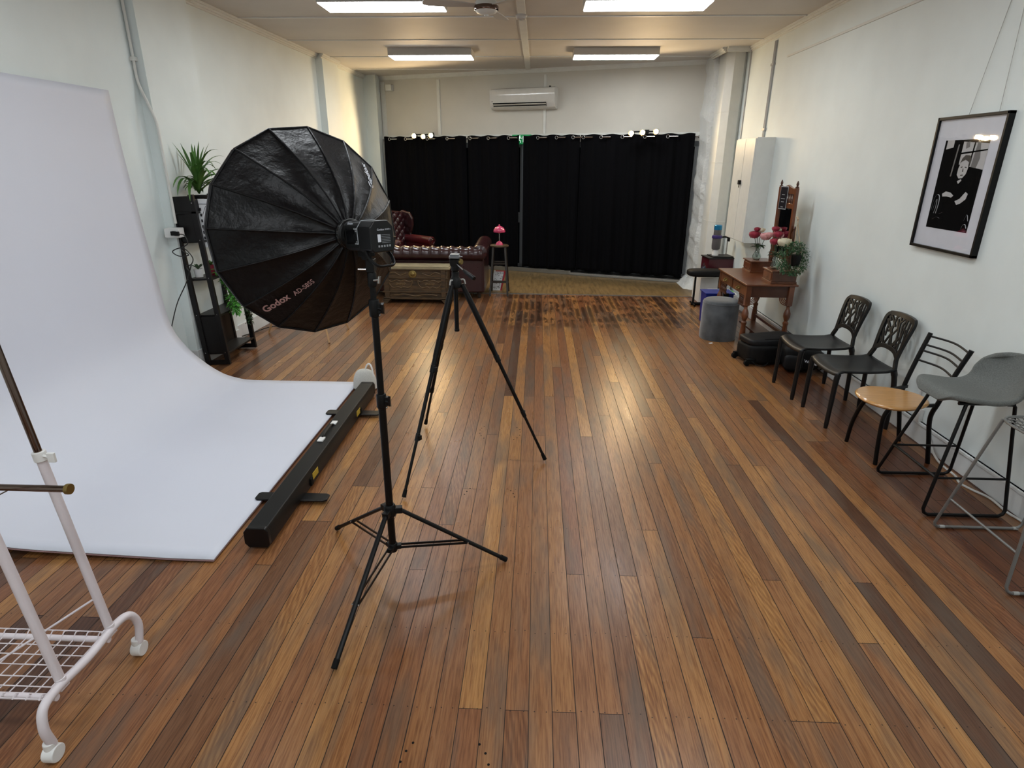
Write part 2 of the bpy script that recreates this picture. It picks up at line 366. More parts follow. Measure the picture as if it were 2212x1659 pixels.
# ------------------------------------------------------------------ camera
FPX=1290.0
Rm=((0.999134319526485,0.01841471871215851,-0.037302944643821424),(0.041381894740877424,-0.3481161145307145,0.9365376178198576),(0.0042603206455462455,-0.9372705420201739,-0.3485767931592787))
cd=bpy.data.cameras.new('camera'); cam=bpy.data.objects.new('camera',cd); COL.objects.link(cam)
cm=Matrix(((Rm[0][0],-Rm[0][1],-Rm[0][2],0),(Rm[1][0],-Rm[1][1],-Rm[1][2],0),(Rm[2][0],-Rm[2][1],-Rm[2][2],1.85),(0,0,0,1)))
cam.matrix_world=cm; cd.sensor_width=36; cd.lens=FPX/2212*36; cd.clip_start=.05; cd.clip_end=100
scene.camera=cam

# ------------------------------------------------------------------ room
XR=2.73; ZC=3.26; YF=-3.2
def XL(y): return -3.30+.03*(y-5)
WO=V((-.257,10.869,0)); WA=math.atan2(-.33916,1); UX=V((math.cos(WA),math.sin(WA),0)); UN=V((math.sin(WA),-math.cos(WA),0))
def W(u,v,z): return WO+UX*u+UN*v+V((0,0,z))        # back-wall frame, v towards the room
WM=Matrix((( UX.x,-UN.x,0,WO.x),(UX.y,-UN.y,0,WO.y),(0,0,1,0),(0,0,0,1)))   # local x=u, y=-v
def yb(x): return WO.y-.33916*(x-WO.x)
def slab(b,poly,z0,z1): return b.prism(poly,lambda x,y,d:(x,y,d),z0,z1)
b=B(); slab(b,[(XL(YF)-.1,YF),(XR+.1,YF),(XR+.1,10.2),(-3.3,12.2)],-.12,0); fl=struct('floor',b,'floor')
b=B()
for x,y in [(-0.367, 4.054), (-0.384, 4.021), (-0.392, 3.987), (-0.39, 3.931), (-0.375, 3.89), (-0.353, 3.851), (-0.123, 4.043), (-0.101, 4.01), (-0.096, 3.965), (-0.098, 3.913), (-0.116, 3.868), (-0.139, 3.838), (-0.376, 3.148), (-0.392, 3.113), (-0.402, 3.079), (-0.13, 3.133), (-0.113, 3.101), (-0.105, 3.064), (-0.389, 1.461), (-0.406, 1.43), (-0.417, 1.391), (-0.163, 1.465), (-0.14, 1.433), (-0.127, 1.394)]: b.lathe([(.0045,0),(.0045,.0006)],c=(x,y,0),n=10)
obj('drill_holes',b,'rubber',fl)
b=B(); slab(b,[(XL(8.85),8.9),(XR,8.78),(XR,yb(XR)+.02),(XL(12),yb(XL(12))+.02)],0,.004); struct('floor',b,'vinyl')
b=B().m('alu'); b.beam((XL(8.9),8.9,.004),(XR,8.775,.004),.03,.008); struct('trim_1',b)
b=B(); slab(b,[(XL(YF)-.1,YF),(XR+.1,YF),(XR+.1,10.2),(-3.3,12.2)],ZC,ZC+.1); struct('ceiling',b,'ceil')
b=B(); slab(b,[(XL(YF),YF),(XL(YF)-.12,YF),(XL(12.3)-.12,12.3),(XL(12.3),12.3)],-.1,ZC+.05)
for y0,y1,d in ((5.31,6.08,.085),(9.35,9.98,.10)): slab(b,[(XL(y0)-.02,y0),(XL(y0)+d,y0),(XL(y1)+d,y1),(XL(y1)-.02,y1)],-.02,ZC+.02)
struct('wall_left',b,'wall')
b=B(); slab(b,[(-3.3,11.62),(-2.86,11.47),(-2.86,yb(-2.86)+.1),(-3.3,12.2)],0,ZC); struct('wall_corner',b,'wall')
b=B(); b.box(XR+.006,XR+.14,YF,10.3,-.1,ZC+.05); b.box(XR,XR+.03,YF,7.55,0,2.95); struct('wall_right',b,'wall')
b=B(); b.box(-3.7,3.0,YF-.1,YF,-.1,ZC+.05); struct('wall_front',b,'wall')
# header wall over the glazed front
b=B(); b.T=WM; b.box(-3.2,3.3,0,.14,2.29,ZC+.05); b.box(-3.2,-2.78,0,.14,0,2.4); b.box(2.93,3.3,0,.14,0,2.4); struct('wall_back',b,'wallback')
# white head board and outer jambs
b=B(); b.T=WM; b.box(-2.76,2.95,-.02,.1,2.16,2.29); b.box(-2.80,-2.72,-.02,.1,0,2.29); b.box(2.86,2.95,-.02,.1,0,2.29); struct('trim_2',b,'trimw',.004)
# vertical cover strips on the header
b=B(); b.T=WM
b.box(-1.60,-1.545,-.02,.01,2.29,3.17); b.box(.345,.39,-.018,.01,2.29,3.17); b.box(-2.72,-2.64,-.02,.01,2.29,3.17); struct('trim_3',b,'trimw',.003)
# sliding glazed doors
d=B(); d.T=WM
for u in (-2.72,-1.40,-.06,1.30,2.80): d.box(u,u+.06,.0,.05,.05,2.16)
d.box(-2.72,2.86,0,.05,2.08,2.16); d.box(-2.72,2.86,0,.05,.05,.13); door=struct('door_1',d,'grayframe',.003)
g=B(); g.T=WM; g.box(-2.7,2.84,.02,.028,.1,2.1); struct('glass_pane',g,'nightglass',parent=door)
h=B(); h.T=WM; h.box(-.10,-.055,-.03,0,.85,1.02); struct('lock',h,'grayframe',.004,parent=door)
b=B().m('alu'); b.T=WM; b.box(-2.76,.93,-.10,.06,.006,.075); b.box(.93,2.86,-.12,.06,.006,.05); b.box(.93,2.86,-.13,-.1,.006,.035)
b.m('rubber'); b.box(-2.76,2.86,-.06,-.045,.06,.085); struct('trim_4',b,None,.003)
# cornices
b=B()
def cornice(p,q,n):
    p,q,n=V(p),V(q),V(n)
    for k,(a,z0,z1) in enumerate(((.055,ZC-.022,ZC),(.038,ZC-.042,ZC-.02),(.02,ZC-.058,ZC-.04))):
        b.add([p+V((0,0,z0)),q+V((0,0,z0)),q+n*a+V((0,0,z0)),p+n*a+V((0,0,z0)),p+V((0,0,z1)),q+V((0,0,z1)),q+n*a+V((0,0,z1)),p+n*a+V((0,0,z1))],[(0,1,2,3),(4,7,6,5),(0,4,5,1),(1,5,6,2),(2,6,7,3),(3,7,4,0)])
cornice((XL(YF),YF,0),(XL(12),12,0),(1,0,0)); cornice((XR+.02,YF,0),(XR+.02,10,0),(-1,0,0)); cornice(W(-3,0,0),W(3.1,0,0),UN)
for y0,y1 in ((5.25,6.14),(9.30,10.03)): cornice((XL(y0)+.085,y0,0),(XL(y1)+.085,y1,0),(1,0,0))
cornice((2.42,9.5,0),(2.42,8.9,0),(-1,0,0)); cornice((2.42,8.88,0),(2.75,8.88,0),(0,-1,0))
struct('trim_5',b,'trimw')
# ceiling cover strips
b=B()
for k in range(-6,5):
    y=7.10+1.245*k
    if y>11.2 or y<YF: continue
    xe=min(XR,WO.x-(y-WO.y)/.33916-.1) if y>9.8 else XR
    b.box(XL(y),xe,y-.012,y+.012,ZC-.009,ZC+.002)
b.box(-.235,-.155,YF,10.84,ZC-.018,ZC+.002); struct('trim_6',b,'trimw',.002)
# baseboards
b=B()
for (y0,y1,x0) in ((YF,5.29,0),(6.1,9.34,0),(10.0,11.5,0),(5.31,6.08,.085),(9.35,9.98,.10)):
    slab(b,[(XL(y0)+x0,y0),(XL(y0)+x0+.018,y0),(XL(y1)+x0+.018,y1),(XL(y1)+x0,y1)],0,.16)
for y0,x0 in ((5.29,.085),(9.33,.10)): b.box(XL(y0),XL(y0)+.1,y0,y0+.02,0,.16)
struct('baseboard_left',b,'skirt',.004)
b=B(); b.box(XR-.018,XR+.01,YF,7.55,0,.15); b.box(XR-.026,XR+.01,YF,7.55,.13,.15); b.box(XR,XR+.025,7.55,9.2,0,.15); struct('baseboard_right',b,'skirt',.004)
# rough rendered pier and boxed duct in the right corner
b=B()
def rpier(u,t):
    z=ZC*t; a=u*4
    pts=[(2.44,10.1),(2.44,9.50),(2.56,9.42),(2.78,9.42),(2.80,10.1)]
    i=min(3,int(a)); f=a-i; x=pts[i][0]*(1-f)+pts[i+1][0]*f; y=pts[i][1]*(1-f)+pts[i+1][1]*f
    w=math.sin(z*7)*.012+math.sin(z*19+u*9)*.008+math.sin(z*41+u*23)*.004
    fl=max(0,.14-z)*1.1
    return (x-fl*(1 if u<.6 else 0)+w,y-fl*.9+w*.6,z)
b.surf(rpier,41,120); struct('wall_pier',b,'rough')
b=B(); slab(b,[(2.49,9.44),(2.49,9.10),(2.57,9.0),(2.70,9.0),(2.76,9.06),(2.76,9.44)],0,ZC)
for z in (1.05,1.85,2.5): slab(b,[(2.487,9.44),(2.487,9.098),(2.568,8.997),(2.702,8.997),(2.765,9.05),(2.765,9.44)],z,z+.006)
struct('trim_7',b,'trimw',.004)
b=B(); b.box(XR-.012,XR+.005,YF,7.55,2.945,2.965); struct('trim_8',b,'trimw')

# ------------------------------------------------------------------ pipes, outlets on the walls
b=B(); b.tube([(2.735,8.86,0.15),(2.735,8.86,ZC-.06)],.014,10); b.box(2.72,2.75,8.84,8.88,1.84,1.87); b.box(2.72,2.75,8.84,8.88,.6,.63)
tag(obj('vertical_pipe',b,'pipe'),'thin grey vertical pipe between boxed duct and electrical cupboard','pipe')
b=B()
for y in (7.96,7.995): b.tube([(2.73,y,2.13),(2.73,y,ZC-.08)],.014,10)
b.box(2.71,2.75,7.93,8.02,2.92,2.945); b.box(2.71,2.75,7.93,8.02,2.22,2.245)
tag(obj('electrical_conduit',b,'pipe'),'pair of grey conduits running up from the cupboard to the ceiling','conduit')
t=thing('electrical_cupboard','white wall-mounted electrical cupboard with two doors and a black lock','cupboard',(2.62,7.915,.93))
b=B(); b.box(-.10,.112,-.365,.365,0,1.2); obj('body',b,'trimw',t,.004)
for y0,y1 in ((-.355,-.01),(.0,.355)):
    b=B(); b.box(-.115,-.098,y0,y1,.01,1.19); dd=obj('door',b,'trimw',t,.003)
b=B(); b.box(-.145,-.112,-.025,.02,.67,.72); b.tube([(-.13,.0,.67),(-.13,.0,.64),(-.13,-.012,.635)],.005,8); obj('lock',b,'black',t,.003)
yc=5.255
b=B(); b.tube([(XL(5.25)+.02,5.285,ZC-.05),(XL(5.25)+.02,5.285,2.62)],.012,10)
b.tube(cr([(XL(5.25)+.02,5.285,2.62),(XL(5.25)+.022,5.284,2.45),(XL(5.25)+.07,5.28,2.3),(XL(5.25)+.115,5.28,2.15),(XL(5.25)+.12,5.28,2.0)]),.012,10); b.tube([(XL(5.25)+.12,5.28,2.0),(XL(5.25)+.12,5.28,1.33)],.012,10)
b.box(XL(5.25)+.0,XL(5.25)+.04,5.27,5.31,2.60,2.63)
tag(obj('wall_conduit',b,'trimw'),'white conduit bending down the left wall pilaster to the power outlet','conduit')
t=thing('power_outlet','white double power outlet on the left wall with a black plug in it','power outlet',(XL(5.25)+.115,5.235,1.255))
b=B(); b.box(-.075,.055,-.02,.07,-.04,.04); obj('box_plate',b,'white',t,.005)
b=B(); b.box(.0,.035,-.055,-.02,-.018,.018); b.box(.03,.07,-.055,-.03,-.02,.016); obj('plug',b,'black',t,.004,)
b=B(); b.tube(cr([(-3.12,5.19,1.25),(-3.07,5.20,1.24),(-3.05,5.2,1.17),(-3.12,5.2,1.12),(-3.06,5.2,1.07),(-3.15,5.2,1.06),(-3.2,5.2,1.1),(-3.1,5.2,1.13),(-3.03,5.2,1.05),(-3.05,5.2,.99),(-3.10,5.2,.97),(-3.08,5.2,.93),(-3.05,5.19,.98),(-3.12,5.19,.83),(-3.21,5.15,.66),(-3.23,5.05,.5),(-3.22,4.98,.42)],6),.0045,8)
o=obj('power_cord',b,'cableb',t); o.matrix_parent_inverse=Matrix.Translation(-t.location)
t=thing('wall_junction','small white junction box at the skirting behind the chair with curved conduit','junction box',(XR,4.0,.27))
b=B(); b.box(-.03,0,-.04,.04,-.13,-.03); obj('box_plate',b,'white',t,.004)
b=B(); b.tube(cr([(-.015,.02,-.04),(-.015,.03,.06),(-.015,.02,.12),(-.015,-.02,.13),(-.012,-.03,.12)]),.007,8); obj('conduit',b,'cablew',t)
b=B(); b.tube(cr([(2.70,3.86,.16),(2.70,3.80,.1),(2.69,3.72,.03),(2.67,3.6,.008),(2.66,3.44,.008),(2.63,3.35,.008),(2.65,3.27,.008),(2.69,3.17,.008),(2.68,3.02,.008),(2.695,2.93,.008),(2.70,2.7,.008),(2.69,2.2,.008)]),.007,8)
o=obj('floor_cord',b,'cablew',t); o.matrix_parent_inverse=Matrix.Translation(-t.location)

# ------------------------------------------------------------------ ceiling lights
def ceiling_light(label,x,y):
    t=thing('ceiling_light',label,'ceiling light',(x,y,ZC),0,'white fluorescent ceiling lights')
    b=B(); b.box(-.56,.56,-.17,.21,-.088,0); obj('housing',b,'fixture',t,.006)
    b=B(); b.box(-.55,.55,-.16,.20,-.095,-.086); obj('diffuser',b,'light',t)
    return t
L0=ceiling_light('lit ceiling light cut by the top edge, left of the fan',-1.44,6.24)
for lb,x,y in (('lit ceiling light cut by the top edge, right of the fan',.945,6.24),('farther lit ceiling light on the left, near the curtain wall',-1.47,9.06),('farther lit ceiling light on the right, near the curtain wall',1.0,9.06),
               ('ceiling light above the camera on the left',-1.44,3.35),('ceiling light above the camera on the right',.945,3.35),('ceiling light behind the camera on the left',-1.44,.45),('ceiling light behind the camera on the right',.945,.45),('rearmost ceiling light on the left',-1.44,-2.2),('rearmost ceiling light on the right',.945,-2.2)):
    dup(L0,(x,y,ZC),0,lb)
t=thing('ceiling_fan','white ceiling fan with a chrome-ringed round hub and three blades','ceiling fan',(-.48,6.03,0))
b=B(); b.lathe([(.05,ZC),(.05,ZC-.03),(.015,ZC-.04),(.015,3.17)],n=20); obj('downrod',b,'blackgloss',t)
b=B().m('trimw'); b.lathe([(.03,3.175),(.085,3.17),(.10,3.15),(.105,3.12)]); b.m('chrome'); b.lathe([(.106,3.125),(.11,3.115),(.108,3.095),(.10,3.09)]); b.m('trimw'); b.lathe([(.10,3.092),(.085,3.075),(.05,3.062),(.02,3.058),(.018,3.05)]); obj('motor_hub',b,None,t)
for a in (78,198,318):
    b=B(); b.T=Matrix.Rotation(math.radians(a),4,'Z'); b.prism([(.09,-.03),(.2,-.045),(.3,-.062),(.5,-.07),(.55,-.05),(.56,.0),(.55,.04),(.5,.06),(.2,.05),(.09,.03)],lambda x,y,d:(x,y,3.125+y*.15+d),-.003,.003); obj('blade',b,'fixture',t)
t=thing('smoke_detector','round white smoke detector on the central ceiling batten','smoke detector',(-.2,6.95,ZC-.018))
b=B(); b.lathe([(.058,0),(.06,-.012),(.052,-.02),(.05,-.035),(.042,-.042)]); obj('body',b,'fixture',t)
b=B(); b.lathe([(.02,-.042),(.018,-.048)],n=12); obj('sensor',b,'pipe',t)
t=thing('junction_block','small square white junction block in the top left corner of the back wall','junction box',W(-2.52,0,3.02)); t.rotation_euler=(0,0,WA)
b=B(); b.box(-.06,.06,-.09,0,0,.10); obj('body',b,'trimw',t,.006)
# air conditioner
t=thing('air_conditioner','white split-system air conditioner high on the back wall','air conditioner',W(.03,0,2.66)); t.rotation_euler=(0,0,WA)
b=B(); P=[(0,0),(0,.31),(-.15,.315),(-.2,.30),(-.215,.27),(-.205,.10),(-.15,.02),(-.09,0)]
b.prism(P,lambda y,z,d:(d,y,z),-.56,.56); obj('casing',b,'acw',t,.006)
b=B(); b.prism([(-.207,.095),(-.17,.04),(-.155,.045),(-.195,.1)],lambda y,z,d:(d,y-.004,z-.004),-.50,.42); obj('air_outlet',b,'rubber',t)
b=B()
for k in (0,1): b.prism([(-.212+k*.03,.075-k*.035),(-.16+k*.02,.05-k*.03),(-.16+k*.02,.054-k*.03),(-.212+k*.03,.08-k*.035)],lambda y,z,d:(d,y-.006,z-.004),-.50,.42)
obj('louvre',b,'acw',t)
b=B(); b.box(-.52,-.50,-.216,-.21,.115,.12); obj('badge',b,'ink',t)
b=B(); b.box(.44,.46,-.12,-.08,.315,.335); obj('sensor_clip',b,'black',t,.002)

# ------------------------------------------------------------------ curtains
RZ=2.225
def fold(u,ph): return .028*math.sin(u*2*PI/.30+ph)+.012*math.sin(u*2*PI/.113+ph*2)
def curtain(label,u0,u1,ph,gs,zb0,zb1):
    t=thing('curtain',label,'curtain',W(u0,.09,0),WA,'black eyelet curtains across the glass front')
    def fn(a,c):
        u=u0+(u1-u0)*a; z=c; top=2.265+.008*math.sin(u*21+ph); bot=zb0+(zb1-zb0)*a+.006*math.sin(u*13); zz=bot+(top-bot)*z
        k=.35+.65*(1-z)**.5 if z>.9 else .35+.65*(1-z)**.5
        shift=.05*math.sin(PI*a)*(1-z)*math.sin(ph)
        return (u-u0+shift, -fold(u,ph)*(.6+.6*(1-z)), zz)
    b=B(); b.surf(fn,int((u1-u0)*90),40); o=obj('curtain_cloth',b,'curtain',t,solid=.004,smooth=80)
    for g in gs:
        b=B(); b.tube([(g-u0+.022*math.cos(k*PI/8),-.045,RZ+.024*math.sin(k*PI/8)) for k in range(16)],.0055,8,True); obj('grommet',b,'silver',t)
    return t
curtain('leftmost black curtain, behind the red leather armchair',-2.66,-1.03,.3,(-2.53,-2.20,-1.76,-1.37),.03,.05)
curtain('second black curtain from the left, behind the pink lamp',-1.00,-.04,1.7,(-.93,-.59,-.22),.05,.085)
curtain('third black curtain, just right of the narrow gap',.03,1.0,2.6,(.30,.62,.90),.09,.09)
curtain('rightmost and widest black curtain, beside the rough white pier',1.02,2.80,.9,(1.07,1.36,1.70,2.05,2.40),.09,.10)
t=thing('curtain_rod','long steel curtain rod threaded through the black curtains','curtain rod',(0,0,0))
b=B(); b.T=WM; b.tube([(-2.74,-.04,RZ),(2.83,-.04,RZ)],.009,10); obj('pole',b,'silver',t)
for u in (-2.76,2.85):
    b=B(); b.T=WM; b.ball((u,-.04,RZ),.02,12); obj('end_ball',b,'silver',t)
for g in (-2.53,-2.20,-1.76,-1.37,-.93,-.59,-.22,.30,.62,.90,1.07,1.36,1.70,2.05,2.40):
    b=B(); b.T=WM; b.tube([(g+.01,-.085,RZ),(g+.02,-.135,RZ),(g+.15,-.135,RZ),(g+.16,-.085,RZ)],.010,8); obj('exposed_section',b,'silver',t)
t=thing('exit_sign','green exit sign with running figure peeking out above the curtain gap','exit sign',W(-.02,.02,2.13),WA)
b=B(); b.box(-.17,.17,-.025,.0,0,.15); obj('panel',b,'exitg',t,.003)
b=B(); b.ball((-.03,-.028,.125),.011,10); 
for p,q in (((-.03,.11),(-.045,.065)),((-.03,.105),(.0,.09)),((-.035,.105),(-.06,.09)),((-.045,.068),(-.015,.05)),((-.015,.05),(-.02,.02)),((-.045,.068),(-.075,.035)),((.03,.03),(.03,.125)),((.03,.125),(.08,.125)),((.08,.125),(.08,.03))): b.beam((p[0],-.028,p[1]),(q[0],-.028,q[1]),.004,.009,(0,0,1))
obj('running_figure',b,'exitw',t)
# spot clusters
def spots(label,u,us,zs):
    t=thing('spotlight_bar',label,'spotlight',W(u,0,2.30),WA)
    b=B(); b.box(-.17,.17,-.30,-.27,-.02,.0); b.box(-.02,.02,-.28,-.02,-.015,.0); b.box(-.04,.04,-.02,0,-.05,.03); obj('mounting_bar',b,'metalblack',t,.003)
    for du,dz in zip(us,zs):
        b=B(); b.lathe([(.042,-.03),(.042,.02),(.034,.045),(.012,.06)],c=(du,-.345,-.033+dz),axis=(0,1,.1)); del b.f[-2]; del b.mi[-2]; b.tube([(du,-.29,-.02),(du,-.31,-.03+dz)],.006,8); obj('lamp_head',b,'metalblack',t)
        b=B(); b.ball((du,-.352,-.033+dz),.033,20,(1,.7,1)); obj('bulb',b,'bulb',t)
        p=W(u+du,.42,2.26+dz); l=bpy.data.lights.new('spot_bulb','SPOT'); l.energy=16; l.spot_size=math.radians(165); l.spot_blend=.35; l.color=(1,.74,.42); l.shadow_soft_size=.03; lo=bpy.data.objects.new('spot_bulb_light',l); COL.objects.link(lo); lo.location=p; lo.rotation_euler=V((UN.x,UN.y,-.12)).to_track_quat('-Z','Y').to_euler()
spots('left cluster of three glowing warm spotlights at curtain top',-1.73,(-.16,.02,.17),(0,-.012,.004))
spots('right cluster of three glowing warm spotlights at curtain top',2.05,(-.17,.0,.20),(0,.008,.02))

# ------------------------------------------------------------------ backdrop
prof=cr([(-1.553,.006),(-1.9,.006),(-2.3,.006),(-2.52,.008),(-2.63,.022),(-2.77,.068),(-2.92,.172),(-3.06,.32),(-3.16,.53),(-3.20,1.0),(-3.232,1.41),(-3.262,1.9),(-3.275,2.335)],8)
def bk(off):
    def fn(i,j):
        k=i*(len(prof)-1); n=int(min(k,len(prof)-2)); f=k-n; p=prof[n].lerp(prof[n+1],f); y=2.375+(4.892-2.375)*j
        curl=max(0,(.25-j)/.25)**2*max(0,min(1,(-1.75-p.x)/.8))*.03 if p.z<.1 else 0
        return (p.x+off*.0,y+off*.4,p.y+curl+off)
    return fn
prof=[V((p[0],p[1],0)) for p in prof]
for p in prof: p.z=0
t=thing('photo_backdrop','large white curved photography backdrop sweeping from left wall onto the floor','backdrop',(0,0,0))
b=B(); b.surf(bk(.012),90,30); obj('backdrop_sheet',b,'vinylsheet',t,solid=.004,smooth=80)
b=B(); b.surf(bk(.004),90,30); obj('backing_sheet',b,'sheetedge',t,solid=.004,smooth=80)
# roll-up case
t=thing('screen_case','long black pull-up screen case lying beside the white backdrop','case',(-1.39,3.56,0),math.radians(.3))
hl=1.055
b=B(); b.prism([(-.062,.03),(-.05,.014),(.058,.014),(.062,.03),(.062,.105),(.052,.122),(-.048,.122),(-.062,.10)],lambda x,z,d:(x,d,z),-hl+.012,hl-.012); obj('case_body',b,'black',t,.004)
for s in (-1,1):
    b=B(); b.prism([(-.064,.035),(-.045,.012),(.052,.012),(.064,.03),(.064,.105),(.05,.125),(-.045,.125),(-.064,.10)],lambda x,z,d:(x,d,z),s*hl-.014,s*hl+.014); obj('end_cap',b,'blackgloss',t,.005)
for y in (-.60,.64):
    b=B(); b.prism([(-.21,-.03),(-.195,-.045),(.19,-.045),(.21,-.03),(.21,.03),(.19,.045),(-.195,.045),(-.21,.03)],lambda x,yy,d:(x,y+yy*.9,d),.006 if 0 else .019,.031); obj('swivel_foot',b,'blackgloss',t,.003)
b=B().m('blackgloss'); b.tube(cr([(-.01,-.02,.128),(-.01,.02,.138),(-.01,.16,.138),(-.01,.2,.128)]),.008,8,flat=.6); h=obj('carry_handle',b,None,t)
b=B(); b.box(-.028,.01,-.075,-.015,.122,.132); b.box(-.028,.01,.20,.25,.122,.132); obj('handle_mount',b,'white',h,.002)
for y in (-.43,.52):
    b=B(); b.box(.062,.065,y,y+.09,.045,.085); obj('yellow_sticker',b,'yellow',t)
b=B(); b.box(.062,.072,-.48,-.45,.03,.075); b.box(.062,.07,.60,.63,.03,.075); obj('latch',b,'rubber',t)
t=thing('fleece_bag','small white bobbly fleece bag with a strap at far end of black case','bag',(-1.465,4.79,0))
b=B(); b.surf(lambda u,v:((.105*math.cos(2*PI*u)*math.cos(v*PI/2)**.6*(1+.04*math.sin(9*u))),.075*math.sin(2*PI*u)*math.cos(v*PI/2)**.6,.012+.165*math.sin(v*PI/2)),32,14,cu=True); obj('bag_body',b,'wool',t)
b=B(); b.tube(cr([(.01,0,.165),(.03,0,.215),(.055,0,.225),(.075,-.01,.19),(.085,-.02,.12)]),.007,8); obj('strap',b,'white',t)

# ------------------------------------------------------------------ clothes rack
t=thing('clothes_rack','white metal garment rack on castors with wire basket shelf, lower left','clothes rack',(0,0,0))
BX=-1.555
b=B(); b.tube(cr([(BX+.01,1.80,.062),(BX+.012,1.815,.14),(BX+.005,1.79,.20),(BX,1.72,.215),(BX,1.58,.205),(BX,1.44,.215),(BX,1.37,.2),(BX+.005,1.345,.14),(BX+.005,1.355,.062)],8),.0150,14); obj('base_rail',b,'rackwhite',t)
for y in (1.80,1.35):
    b=B(); b.tube([(BX-.018,y,.030),(BX+.022,y,.030)],.0295,24); b.tube([(BX,y,.045),(BX,y,.078)],.019,16); cc=obj('castor',b,'white',t,.004)
for y,lb in ((1.703,0),(1.46,1)):
    b=B(); b.tube([(BX-.005,y,.20),(BX-.075,y,.93)],.0155,16); obj('upright',b,'rackwhite',t)
    b=B(); b.tube([(BX-.075,y,.93),(BX-.135,y,1.58)],.0120,16); obj('telescopic_pole',b,'chrome',t)
    b=B().m('white'); b.tube([(BX-.073,y,.915),(BX-.076,y,.948)],.0205,18); b.tube([(BX-.06,y-.005,.935),(BX-.03,y-.015,.935)],.005,8); b.box(BX-.035,BX-.01,y-.02,y-.01,.918,.952); obj('clamp_collar',b,None,t,.002)
    b=B(); b.tube([(BX-.004,y,.215),(BX-.006,y,.235)],.0165,14); b.box(BX-.03,BX+.005,y-.02,y+.02,.19,.212); obj('foot_bracket',b,'rackwhite',t,.003)
b=B(); b.tube([(BX+.13,1.545,.905),(BX-1.0,1.545,.905)],.0105,14); 
rb=obj('hanging_rail',b,'chrome',t); b=B(); b.lathe([(.0165,0),(.017,.006),(.0165,.012)],c=(BX+.13,1.545,.905),axis=(1,0,0),n=18); obj('end_cap',b,'brass',rb)
b=B(); b.tube([(BX-.05,1.545,.90),(BX-.6,1.50,.62)],.0022,6); obj('tension_wire',b,'chrome',t)
b=B(); b.tube([(BX-.02,1.703,.36),(BX-.25,1.50,.25)],.004,8); b.tube([(BX-.15,1.735,1.58),(BX-.15,1.42,1.58)],.009,10); b.tube([(BX-.14,1.58,1.58),(BX-1.2,1.58,1.58)],.01,10); obj('top_rail',b,'rackwhite',t)
for y in (1.68,1.425):
    b=B(); b.tube([(BX,y,.185),(BX-1.1,y,.185)],.0115,12); obj('basket_rail',b,'rackwhite',t)
b=B()
for k in range(24):
    x=BX-.04-k*.045; b.tube(cr([(x,1.705,.196),(x,1.69,.205),(x,1.672,.192),(x,1.65,.186),(x,1.45,.186),(x,1.43,.192),(x,1.415,.205),(x,1.40,.196)],4),.0022,6)
for y in (1.705,1.64,1.595,1.55,1.50,1.46,1.405): b.tube([(BX-.02,y,.19 if 1.41<y<1.7 else .197),(BX-1.1,y,.19 if 1.41<y<1.7 else .197)],.0022,6)
obj('wire_basket',b,'rackwhite',t)
# far end of the rack (outside the frame) so that it stands
b=B(); b.tube(cr([(BX-1.1,1.80,.0),(BX-1.1,1.81,.14),(BX-1.1,1.72,.215),(BX-1.1,1.44,.215),(BX-1.1,1.345,.14),(BX-1.1,1.355,.0)],8),.0125,12); b.tube([(BX-1.1,1.703,.2),(BX-1.03,1.703,1.58)],.0115,12); b.tube([(BX-1.1,1.46,.2),(BX-1.03,1.46,1.58)],.0115,12); obj('end_frame',b,'rackwhite',t)

# ------------------------------------------------------------------ light stand
LX,LY=-.645,2.32
t=thing('light_stand','tall black light stand holding up the softbox, legs spread on floor','light stand',(LX,LY,0))
def sec(z0,z1,r,mk='metalblack',nm='pole_section',par=None):
    b=B(); b.cyl((0,0,z0),(0,0,z1),r,20); return obj(nm,b,mk,par or t)
sec(.15,.88,.0165); sec(.87,1.32,.0145); sec(1.30,1.40,.012)
for z,zz in ((.90,.065),(1.30,.07)):
    b=B(); b.lathe([(.019,-zz/2),(.021,-zz/2+.006),(.021,zz/2-.006),(.019,zz/2)],c=(0,0,z),n=20); b.box(-.004,.03,-.012,.012,z-.02,z+.02); cl=obj('clamp_collar',b,'black',t,.002)
    b=B(); b.tube([(.02,-.005,z),(.036,-.012,z)],.009,12); b.prism([(-.012,-.018),(.012,-.024),(.016,.0),(.008,.024),(-.014,.018)],lambda y,zq,d:(.036+d,-.012+y*.6,z+zq),-.003,.006); obj('tightening_knob',b,'blackgloss',cl)
    b=B(); b.ball((.024,-.012,z-.026),.0045,8); obj('screw',b,'silver',cl)
b=B(); b.lathe([(.024,.335),(.027,.345),(.027,.385),(.022,.395)],n=20); cl=obj('leg_hub',b,'black',t,.002)
b=B(); b.lathe([(.019,.145),(.022,.15),(.022,.185),(.019,.19)],n=20); ch2=obj('spreader_hub',b,'black',t,.002)
